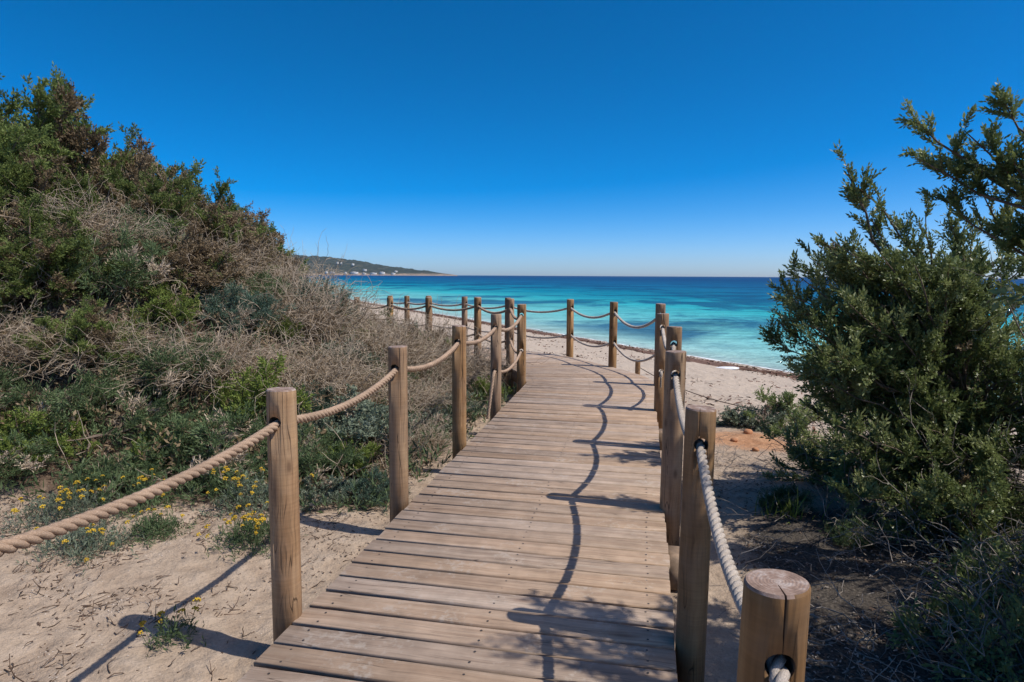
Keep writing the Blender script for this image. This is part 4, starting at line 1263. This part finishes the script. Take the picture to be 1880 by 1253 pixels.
# matted dead twigs and brown sprays that cover the slope between the bushes
rg = np.random.default_rng(210)
def slope_points(n, seed, wmin=0.35):
    r2 = np.random.default_rng(seed)
    out = []
    while sum(map(len, out)) < n:
        x = r2.uniform(-9.5, 0.2, 4000); y = r2.uniform(4.3, 15.5, 4000)
        w = leg_w(x, y)
        ok = (w > wmin) & (y + 0.6 * fbm(x, y, 9) > (4.95 if seed < 3 else 4.55)) & (0.898 * x + 0.44 * y < 5.0) & (r2.uniform(size=4000) < (6.5 / np.maximum(y, 4)) ** 1.0)
        out.append(np.stack([x[ok], y[ok]], 1))
    p = np.concatenate(out)[:n]
    return np.c_[p, ground_z(p[:, 0], p[:, 1])]
P = slope_points(2200, 1)
D = unit(np.c_[rg.normal(size=(len(P), 2)) * 0.8, rg.uniform(0.1, 0.9, len(P))])
S, _ = walkers(rg, P, D, 5, rg.uniform(0.04, 0.11, len(P)), 0.25, -0.06, 0.0042, 0.002)
tag(link('dead_twig_mat', seg_mesh('dead_twig_mat', S, rg), M['twig_pale']), 'mat of pale dead twigs covering the slope between the bushes', 'scrub', kind='stuff')
P = slope_points(7500, 2); P[:, 2] += rg.uniform(0, 0.35, len(P)) * sstep(0.4, 1.6, leg_w(P[:, 0], P[:, 1]))
V, Q = inst(*SP_FAR, P, unit(rg.normal(size=P.shape) * 0.7 + np.array([0, 0, 0.8])), rg.uniform(0.05, 0.12, len(P)), rg)
tag(link('brown_undergrowth', mesh_np('brown_undergrowth', V, Q), M['juniper_dry']), 'brown dry undergrowth between the bushes on the slope', 'scrub', kind='stuff')
P = slope_points(6500, 3, 0.2); P[:, 2] += rg.uniform(0, 0.12, len(P))
V, Q = inst(*SP_FEATHER, P, unit(rg.normal(size=P.shape) * 0.5 + np.array([0, 0, 0.8])), rg.uniform(0.08, 0.18, len(P)), rg)
tag(link('green_undergrowth', mesh_np('green_undergrowth', V, Q), M['herb']), 'low green undergrowth at the foot of the slope', 'scrub', kind='stuff')

# ---- big junipers on the right
rg = np.random.default_rng(301)
def right_tree(label, base, trunk_top, targets, twigs, sprigs, tl, size, tmpl, seed, dead=0, name='juniper_tree'):
    rg = np.random.default_rng(seed)
    b = np.array([base[0], base[1], float(ground_z(base[0], base[1])) - 0.1])
    t = thing(name, label, 'juniper', tuple(b))
    tt = np.array(trunk_top) - b
    tr = np.linspace(0, 1, 10)[:, None] * tt + np.c_[0.07 * np.sin(np.linspace(0, 5, 10)), 0.05 * np.cos(np.linspace(0, 4, 10)) - 0.05, np.zeros(10)]
    limbs = []
    for (tx, ty, tz, wf) in targets:
        tip = np.array([tx, ty, tz]) - b
        f = np.clip(0.15 + 0.55 * (tip[2] / max(tt[2], 0.5)), 0.08, 0.92)
        bp = tr[int(f * 9)]
        limbs.append((bp, tip, wf))
    trunk = [(tr, np.linspace(0.085, 0.03, 10))]
    shrub_from(t, rg, limbs, twigs, sprigs, tl, size, tmpl, 'juniper_near', 0.02, trunk=trunk, limb_r=0.016, t0=0.3, up=0.30, outw=0.7, jit=0.36)
    if dead:
        P = tr[rg.integers(0, 6, dead)] + rg.normal(size=(dead, 3)) * 0.05
        D = unit(np.c_[rg.normal(size=(dead, 2)), rg.normal(size=dead) * 0.18 - 0.02])
        s1, nodes = walkers(rg, P, D, 9, rg.uniform(0.09, 0.2, dead), 0.2, 0.01, rg.uniform(0.004, 0.011, dead), 0.0016)
        S = list(s1)
        for N, DD in nodes[2:]:
            for _ in range(2):
                s2, _n = walkers(rg, N, unit(DD + rg.normal(size=DD.shape) * 0.7), 5, 0.06, 0.35, 0.0, 0.0025, 0.0009)
                S += s2
        link('bare_branches', seg_mesh('bare_branches', S, rg, 4), M['twig_grey'], t)
    return t
# limbs that give the crown its outline, then limbs filling it
sil = [(2.47, 4.90, 2.52, 0.9), (2.58, 4.90, 2.33, 0.9), (2.72, 4.95, 2.11, 0.9), (2.38, 4.90, 1.90, 0.9), (2.50, 4.80, 1.78, 0.9), (2.29, 5.00, 1.81, 0.9), (2.17, 5.00, 1.70, 0.9),
       (2.18, 5.10, 1.53, 0.9), (2.20, 5.00, 1.38, 0.9), (2.18, 5.30, 1.32, 0.9), (2.17, 5.40, 1.15, 0.9), (3.10, 4.90, 2.14, 0.9), (3.29, 4.90, 2.06, 0.9), (3.46, 4.90, 1.97, 0.9),
       (2.53, 5.30, 1.07, 0.9), (2.54, 5.40, 0.83, 0.9), (2.62, 4.60, 1.81, 0.9), (2.80, 4.50, 1.74, 0.9), (2.96, 4.40, 1.70, 0.9), (3.18, 4.40, 1.70, 0.9), (2.36, 4.50, 1.47, 0.9),
       (2.61, 4.40, 1.36, 0.9), (2.28, 5.60, 0.26, 0.8), (2.35, 5.40, 0.02, 0.8), (2.66, 5.50, 0.48, 0.9)]
rf = np.random.default_rng(5)
fill = []
while len(fill) < 175:
    x_, y_, zz = rf.uniform(2.15, 4.15), rf.uniform(3.9, 5.5), rf.uniform(0.2, 1.95)
    top = 2.0 - 0.22 * max(0, x_ - 3.1) - 0.5 * max(0, 2.45 - x_)
    if zz > top or y_ < 4.8 - 0.5 * (1.95 - zz) or x_ / y_ < 0.43 + 0.10 * max(0.0, 1.1 - zz): continue
    fill.append((x_, y_, zz, rf.uniform(0.8, 1.1)))
right_tree('large sunlit green juniper filling the right side of the picture', (4.0, 5.1), (3.35, 5.0, 1.15), sil + fill, 14, 19, 0.36, 0.066, SP_NEAR, 31, 50)
over = [(2.34, 3.85, 2.57, 0.8), (2.37, 3.85, 2.35, 0.8), (2.51, 3.80, 2.12, 0.8), (2.56, 3.75, 2.49, 0.8), (2.70, 3.65, 2.62, 0.8), (2.54, 3.80, 2.32, 0.8), (2.68, 3.75, 2.16, 0.8), (2.82, 3.75, 1.94, 0.8),
        (2.74, 3.60, 2.29, 0.8), (2.68, 3.70, 2.39, 0.8), (2.89, 3.70, 1.91, 0.8), (3.0, 3.6, 2.5, 0.9), (3.1, 3.5, 2.75, 0.9), (3.2, 3.4, 2.2, 0.9), (3.3, 3.7, 1.8, 0.9), (3.4, 3.3, 2.6, 0.9), (3.05, 3.3, 1.75, 0.9), (3.5, 3.6, 2.4, 0.9), (3.2, 3.75, 1.5, 0.9), (3.3, 3.4, 1.3, 0.9)]
right_tree('dark juniper branch leaning in from the upper right edge against the sky', (4.1, 3.45), (3.6, 3.5, 1.9), over, 22, 22, 0.30, 0.052, SP_NEAR, 35, 12)
out = []
for k in range(125):
    a = rf.uniform(0, 6.28); zz = rf.uniform(0.3, 3.15); rr = 1.5 * math.sqrt(max(0.08, 1 - ((zz - 1.3) / 1.75) ** 2)) * rf.uniform(0.5, 1)
    out.append((3.42 + math.cos(a) * rr, 1.95 + math.sin(a) * rr, zz, rf.uniform(0.85, 1.2)))
out += [(2.4, 1.93, 2.9, 0.8), (2.2, 1.95, 2.6, 0.8), (2.05, 1.9, 2.3, 0.8), (2.55, 2.15, 3.0, 0.8), (2.1, 2.2, 2.35, 0.8), (2.3, 1.75, 2.7, 0.8), (2.0, 1.7, 2.15, 0.8)] + [(rf.uniform(2.1, 2.8), rf.uniform(1.7, 2.3), rf.uniform(2.4, 3.2), 0.8) for _ in range(9)]
right_tree('juniper standing just outside the right edge that shades the lower right corner', (3.5, 1.7), (3.3, 1.7, 1.9), out, 12, 8, 0.42, 0.105, SP_FAR, 32, 40)
# low growth right of the boards
rg = np.random.default_rng(77)
t = thing('low_juniper', 'low dark green juniper bush beside the red earth in front of the beach', 'juniper', (3.75, 8.2, float(ground_z(3.75, 8.2)) - 0.05))
shrub_from(t, rg, [(np.array([0, 0, 0.05]), np.array(p), 0.8) for p in ((-0.55, 0, 0.5), (-0.35, 0.1, 0.42), (-0.7, -0.1, 0.25), (-0.2, -0.1, 0.5), (0.1, 0.1, 0.4), (-0.5, -0.3, 0.1), (0.3, 0, 0.35), (-0.3, -0.5, 0.3), (0.1, -0.6, 0.45))], 34, 10, 0.24, 0.06, SP_FAR, 'juniper_near')
put('gry1', 3.1, 8.2, 0.85, 'low grey-green bush at the edge of the beach where the cord ends', 'shrub', None, 0.85, name='grey_shrub')
t = thing('low_juniper', 'drooping green juniper branch mass below the large tree beside the bare sand', 'juniper', (3.1, 5.75, float(ground_z(3.1, 5.75)) - 0.05))
shrub_from(t, rg, [(np.array([0.1, 0, 0.1]), np.array(p), 0.8) for p in ((-0.65, 0.1, 0.45), (-0.5, 0.0, 0.25), (-0.75, -0.1, 0.1), (-0.3, -0.3, 0.3), (-0.4, 0.3, 0.55), (0.0, -0.4, 0.45), (-0.6, -0.3, 0.35), (0.1, 0.2, 0.6))], 34, 11, 0.26, 0.06, SP_FAR, 'juniper_near')
for (x, y, s, lab) in ((2.35, 4.3, 0.35, 'small shaded green herb tuft under the large juniper'), (3.1, 3.75, 0.4, 'sunlit green tuft deep in the shade of the right thicket'), (2.2, 4.95, 0.42, 'green herb clump at the edge of the juniper shade')):
    put('hrb1', x, y, s, lab, 'herb', None, 1.0)

low = [
 ('shaded juniper growth filling the right edge under the large tree', 3.75, 4.25, 0.95), ('dark low juniper at the foot of the large tree near the lower right', 3.0, 4.15, 0.6),
 ('tangle of bare branches with a few leaves in the lower right shade', 2.75, 3.25, 0.6), ('tangled dead branches right of the nearest right post', 2.25, 2.75, 0.5), ('bare branch thicket at the right edge near the bottom corner', 2.75, 2.55, 0.6),
 ('shaded green juniper low behind the grass tufts', 3.05, 5.05, 0.8), ('dark juniper growth at the right edge low beside the bare branches', 3.5, 3.6, 0.55)]
for lab, x, y, sc_f in low:
    r3 = np.random.default_rng(int(x * 100))
    t = thing('low_juniper', lab, 'juniper', (x, y, float(ground_z(x, y)) - 0.05))
    bare = 'bare' in lab or 'dead' in lab
    shrub_from(t, r3, [(b * sc_f, tp * sc_f, w) for b, tp, w in dome_limbs(r3, 20 if bare else 22, 0.85, 0.7 if bare else 0.95, 0.2, 0.2)], 14 if bare else 20, 8 if bare else 9, 0.26, 0.06, SP_FAR, 'juniper_near', 0.1)
    S = scatter_twigs(r3, 60 if bare else 50, 0.9 * sc_f, 0.7 * sc_f, 8, 0.15, 0.22, -0.06, 0.005)
    link('bare_branches', seg_mesh('bare_branches', S, r3), M['twig_grey'], t)

# bright grass blades in the shade edge
def grass_tuft(x, y, n, h, label):
    rg2 = np.random.default_rng(int(x * 100 + y * 7) & 0xffff)
    P = np.c_[rg2.normal(size=(n, 2)) * 0.06, np.zeros(n)]
    D = unit(np.c_[rg2.normal(size=(n, 2)) * 0.3, np.ones(n)])
    A, B, D = frames(D, rg2)
    L = h * rg2.uniform(0.5, 1.1, n)[:, None]; w = 0.004
    bend = rg2.normal(size=(n, 3)) * 0.05
    V = np.stack([P - A * w, P + A * w, P + D * L * 0.6 + A * w * 0.8 + bend * 0.4, P + D * L * 0.6 - A * w * 0.8 + bend * 0.4, P + D * L + bend + A * 0.0006, P + D * L + bend - A * 0.0006], 1).reshape(-1, 3)
    Q = (np.array([[0, 1, 2, 3], [3, 2, 4, 5]])[None] + (np.arange(n) * 6)[:, None, None]).reshape(-1, 4)
    o = link('grass_tuft', mesh_np('grass_tuft', V, Q), M['bright'], loc=(x, y, float(ground_z(x, y)) - 0.01))
    return tag(o, label, 'grass')
grass_tuft(1.98, 4.75, 26, 0.17, 'left bright green grass tuft on the shaded ground right of the posts')
grass_tuft(2.14, 4.72, 34, 0.2, 'right bright green grass tuft on the shaded ground right of the posts')

# ---- yellow flower clumps on the sand
bm = bmesh.new()
rgf = np.random.default_rng(9)
for k in range(9):
    a = k * 2.4; rr = 0.0042 * math.sqrt(k)
    bmesh.ops.create_icosphere(bm, subdivisions=1, radius=0.0042, matrix=Matrix.Translation((rr * math.cos(a), rr * math.sin(a), -0.00012 * k * k + 0.002)))
head_me = bpy.data.meshes.new('flower_head'); bm.to_mesh(head_me); bm.free()
head_me.materials.append(M['flower'])
def flower_clump(x, y, n, rx, h, label, seed, leaves=1.0):
    rg2 = np.random.default_rng(seed)
    t = thing('yellow_flower_clump', label, 'flowers', (x, y, float(ground_z(x, y)) - 0.01), group='yellow flower clumps on the sand')
    P = np.c_[rg2.normal(size=(n, 2)) * rx * 0.45, np.zeros(n)]
    D = unit(np.c_[P[:, :2] * 1.2 / max(rx, 0.05) * 0.5 + rg2.normal(size=(n, 2)) * 0.15, np.ones(n)])
    hh_ = h * rg2.uniform(0.65, 1.1, n)
    S, nodes = walkers(rg2, P, D, 3, hh_ / 3, 0.1, 0.02, 0.0018, 0.0012)
    st_ = link('stems', seg_mesh('stems', S, rg2), M['herb'], t); st_['kind'] = 'stuff'
    m = int(420 * leaves * rx / 0.2)
    LP = np.c_[rg2.normal(size=(m, 2)) * rx * 0.55, np.zeros(m)]
    LP[:, 2] = rg2.uniform(0, h * 0.75, m) * np.exp(-(LP[:, 0] ** 2 + LP[:, 1] ** 2) / (rx * 0.9) ** 2)
    V, Q = inst(*SP_FEATHER, LP, unit(rg2.normal(size=(m, 3)) * 0.6 + np.array([0, 0, 0.7])), rg2.uniform(0.03, 0.075, m), rg2)
    link('leaves', mesh_np('leaves', V, Q), M['greygreen' if seed % 2 else 'herb'], t)
    tips, dirs = nodes[-1]
    for p, d in zip(tips, dirs):
        s = rg2.uniform(0.9, 1.6)
        link('flower_head', head_me, (), t, tuple(p), Vector(d).to_track_quat('Z', 'Y').to_euler(), s)
    return t
flower_clump(-3.15, 4.45, 34, 0.38, 0.24, 'long row of yellow flowers behind the rope at the left edge', 1)
flower_clump(-2.72, 4.62, 16, 0.18, 0.26, 'small yellow flower group just above the rope, right of the long row', 2)
flower_clump(-2.75, 3.98, 15, 0.24, 0.17, 'yellow flower clump showing below the rope near the left edge', 3)
flower_clump(-2.42, 4.22, 8, 0.15, 0.17, 'sparse yellow flower clump below the rope with grey leaves', 4)
flower_clump(-1.98, 4.72, 32, 0.24, 0.34, 'tall yellow flower clump left of the nearest left post at mid height', 5)
flower_clump(-1.72, 4.12, 36, 0.19, 0.22, 'dense yellow flower clump touching the left side of the nearest post', 6)
flower_clump(-1.66, 3.0, 8, 0.10, 0.16, 'few pale yellow flowers standing in the post shadow at lower left', 8, 0.4)

# ------------------------------------------------------------------ litter on the sand
rg = np.random.default_rng(55)
def litter_points(n, x0, x1, y0, y1, dens):
    out = []
    while sum(map(len, out)) < n:
        x = rg.uniform(x0, x1, 6000); y = rg.uniform(y0, y1, 6000)
        ok = rg.uniform(size=6000) < dens(x, y)
        out.append(np.stack([x[ok], y[ok]], 1))
    p = np.concatenate(out)[:n]
    return np.c_[p, ground_z(p[:, 0], p[:, 1])]
def off_deck(x, y): return (0.9798 * x - 0.2 * y < -1.6) | (0.9798 * x - 0.2 * y > 0.2)
dl = lambda x, y: off_deck(x, y) * np.clip(fbm(x * 1.9, y * 2.6, 61) * 5 + 0.25, 0.10, 1)
P = litter_points(2200, -4.2, -1.0, 2.3, 5.6, dl)
D = unit(np.c_[rg.normal(size=(len(P), 2)) + np.array([0.8, 0.3]), rg.normal(size=len(P)) * 0.12])
P[:, 2] += 0.004
S, _ = walkers(rg, P, D, 3, rg.gamma(1.6, 0.008, len(P)) + 0.005, 0.4, -0.02, 0.0032, 0.0016)
tag(link('twig_litter', seg_mesh('twig_litter', S, rg), M['litter']), 'dark broken twigs strewn over the sand at lower left', 'twigs', kind='stuff')
bm = bmesh.new(); bmesh.ops.create_icosphere(bm, subdivisions=1, radius=1.0)
bm.verts.ensure_lookup_table()
IV = np.array([v.co for v in bm.verts]) * np.array([1, 0.8, 0.5]); IT = np.array([[v.index for v in f.verts] for f in bm.faces]); bm.free()
def scatter_stones(name, P, S, mat, label, cat):
    V, T_ = inst(IV, IT, P, unit(rg.normal(size=P.shape) * 0.3 + np.array([0, 0, 1])), S, rg)
    return tag(link(name, mesh_np(name, V, tris=T_), mat), label, cat, kind='stuff')
P = litter_points(2600, -4.2, -1.0, 2.3, 5.6, dl)
scatter_stones('shell_grit', P, rg.uniform(0.0015, 0.0055, len(P)), M['pebble'], 'pale shell grit and pebbles on the sand at lower left', 'pebbles')
flake = (np.array([[-0.5, -0.18, 0.0], [0.5, -0.14, 0.05], [0.45, 0.16, 0.0], [-0.45, 0.2, 0.06]]), np.array([[0, 1, 2, 3]]))
def flakes(name, P, s0, s1, mat, label):
    V, Q = inst(*flake, P, unit(rg.normal(size=P.shape) * 0.35 + np.array([0, 0, 1])), rg.uniform(s0, s1, len(P)), rg)
    return tag(link(name, mesh_np(name, V, Q), mat), label, 'litter', kind='stuff')
P = litter_points(2600, -4.6, -0.9, 3.0, 6.4, lambda x, y: off_deck(x, y) * np.clip(fbm(x * 2.2, y * 2.2, 66) * 4 + 0.15 + 0.5 * (y - 4.2), 0.03, 1)); P[:, 2] += 0.004
flakes('fringe_litter', P, 0.008, 0.028, M['litter'], 'brown leaf litter along the foot of the left scrub')
dr = lambda x, y: (0.9798 * x - 0.2 * y > 0.6) * np.clip(fbm(x * 2, y * 2, 71) * 3 + 0.5, 0.05, 1)
P = litter_points(6000, 0.8, 4.2, 1.2, 6.2, dr); P[:, 2] += 0.006
flakes('dark_leaf_litter', P, 0.012, 0.035, M['litter'], 'dark leaf litter on the shaded ground under the right junipers')
P = litter_points(5200, 0.8, 4.2, 1.2, 5.6, dr); P[:, 2] += 0.01
flakes('pale_leaf_litter', P, 0.008, 0.024, M['litter_pale'], 'pale bits of bark and leaf on the shaded ground under the right junipers')
P = litter_points(1500, 0.8, 4.4, 1.2, 6.5, dr); P[:, 2] += 0.006 + rg.uniform(0, 1, len(P)) ** 3 * 0.3
D = unit(np.c_[rg.normal(size=(len(P), 2)), rg.normal(size=len(P)) * 0.15 + 0.1])
S, _ = walkers(rg, P, D, 5, rg.uniform(0.015, 0.07, len(P)), 0.3, -0.03, 0.0028, 0.0012)
tag(link('fallen_twigs', seg_mesh('fallen_twigs', S, rg), M['twig_grey']), 'grey fallen twigs under the right junipers', 'twigs', kind='stuff')
# dark flecks and seagrass scraps over the beach
db = lambda x, y: (0.898 * x + 0.44 * y > 6.6) & (0.898 * x + 0.44 * y < 17.2)
P = litter_points(2600, -12, 12, 8, 50, lambda x, y: db(x, y) * np.clip(fbm(x * 0.5, y * 0.5, 81) * 4 + 0.2, 0.02, 1) * (12 / np.maximum(y, 8))); P[:, 2] += 0.008
flakes('beach_scraps', P, 0.03, 0.12, M['weed'], 'brown seagrass scraps scattered over the beach sand')
P = litter_points(9000, -14, 14, 12, 60, lambda x, y: (np.abs(0.898 * x + 0.44 * y - 15.7) < 1.3) * (np.exp(-((0.898 * x + 0.44 * y - 15.7) / 0.6) ** 2))); P[:, 2] += 0.03
flakes('seagrass_flakes', P, 0.05, 0.16, M['weed'], 'loose brown seagrass leaves along the bank by the water')

# red stones and white scrap
def stone(x, y, s, label, seed):
    bm = bmesh.new(); bmesh.ops.create_icosphere(bm, subdivisions=3, radius=s)
    r_ = random.Random(seed); ax = [Vector((r_.gauss(0, 1), r_.gauss(0, 1), r_.gauss(0, 1))).normalized() for _ in range(9)]
    for v in bm.verts:
        n = v.co.normalized()
        v.co *= 1 - 0.28 * max(0, max(n.dot(a) for a in ax[:5]) - 0.75) * 2.2 + 0.05 * math.sin(9 * n.dot(ax[6])) * math.sin(7 * n.dot(ax[7]))
        v.co.z *= 0.68
    me = bpy.data.meshes.new('stone'); bm.to_mesh(me); bm.free(); me.materials.append(M['redstone'])
    for p in me.polygons: p.use_smooth = True
    return tag(link('stone', me, loc=(x, y, float(ground_z(x, y)) + s * 0.3), rot=(0, 0, seed)), label, 'stone', 'reddish stones on the bare earth')
stone(2.86, 7.62, 0.055, 'rounded reddish stone below the low bush right of the boardwalk', 1)
stone(2.55, 7.2, 0.045, 'small angular red stone on the red earth patch', 2)
stone(2.62, 6.75, 0.04, 'dark red clod nearest the posts on the red earth', 3)
wx, wy = 6.65, 19.6
a = np.arange(16) * math.pi / 8
V = np.concatenate([np.c_[(0.55 + 0.15 * np.sin(3 * a)) * np.cos(a) * f, 0.32 * np.sin(a) * f * (1 + 0.2 * np.cos(2 * a)), np.full(16, z_)] for f, z_ in ((1.0, 0.0), (0.97, 0.04), (0.6, 0.09), (0.2, 0.07))])
Q = np.array([[k * 16 + j, k * 16 + (j + 1) % 16, k * 16 + 16 + (j + 1) % 16, k * 16 + 16 + j] for k in range(3) for j in range(16)])
me = closed_mesh([(V, Q, 16)]); me.materials.append(M['white'])
tag(link('white_scrap', me, loc=(wx, wy, float(ground_z(wx, wy))), scale=0.6), 'small white scrap lying on the beach beside the brown seaweed', 'scrap')
for k_, o_ in protos.items():
    if k_ not in used:
        for c_ in list(o_.children): bpy.data.objects.remove(c_)
        bpy.data.objects.remove(o_)

# ------------------------------------------------------------------ sea haze
def add_haze(density):
    V, Q = box_vq(-6900, 6900, -450, 6500, -6, 160)
    m = bpy.data.materials.new('sea_haze'); m.use_nodes = True
    nt = m.node_tree; nt.nodes.clear()
    out = nt.nodes.new('ShaderNodeOutputMaterial'); pv = nt.nodes.new('ShaderNodeVolumePrincipled')
    pv.inputs['Color'].default_value = (0.66, 0.84, 1.0, 1)
    pv.inputs['Density'].default_value = density
    pv.inputs['Anisotropy'].default_value = 0.2
    nt.links.new(pv.outputs[0], out.inputs['Volume'])
    o = link('haze', mesh_np('haze', V, Q), m)
    return tag(o, 'thin pale sea haze filling the air', 'haze', kind='stuff')
HAZE = 3.8e-5
if HAZE: add_haze(HAZE)
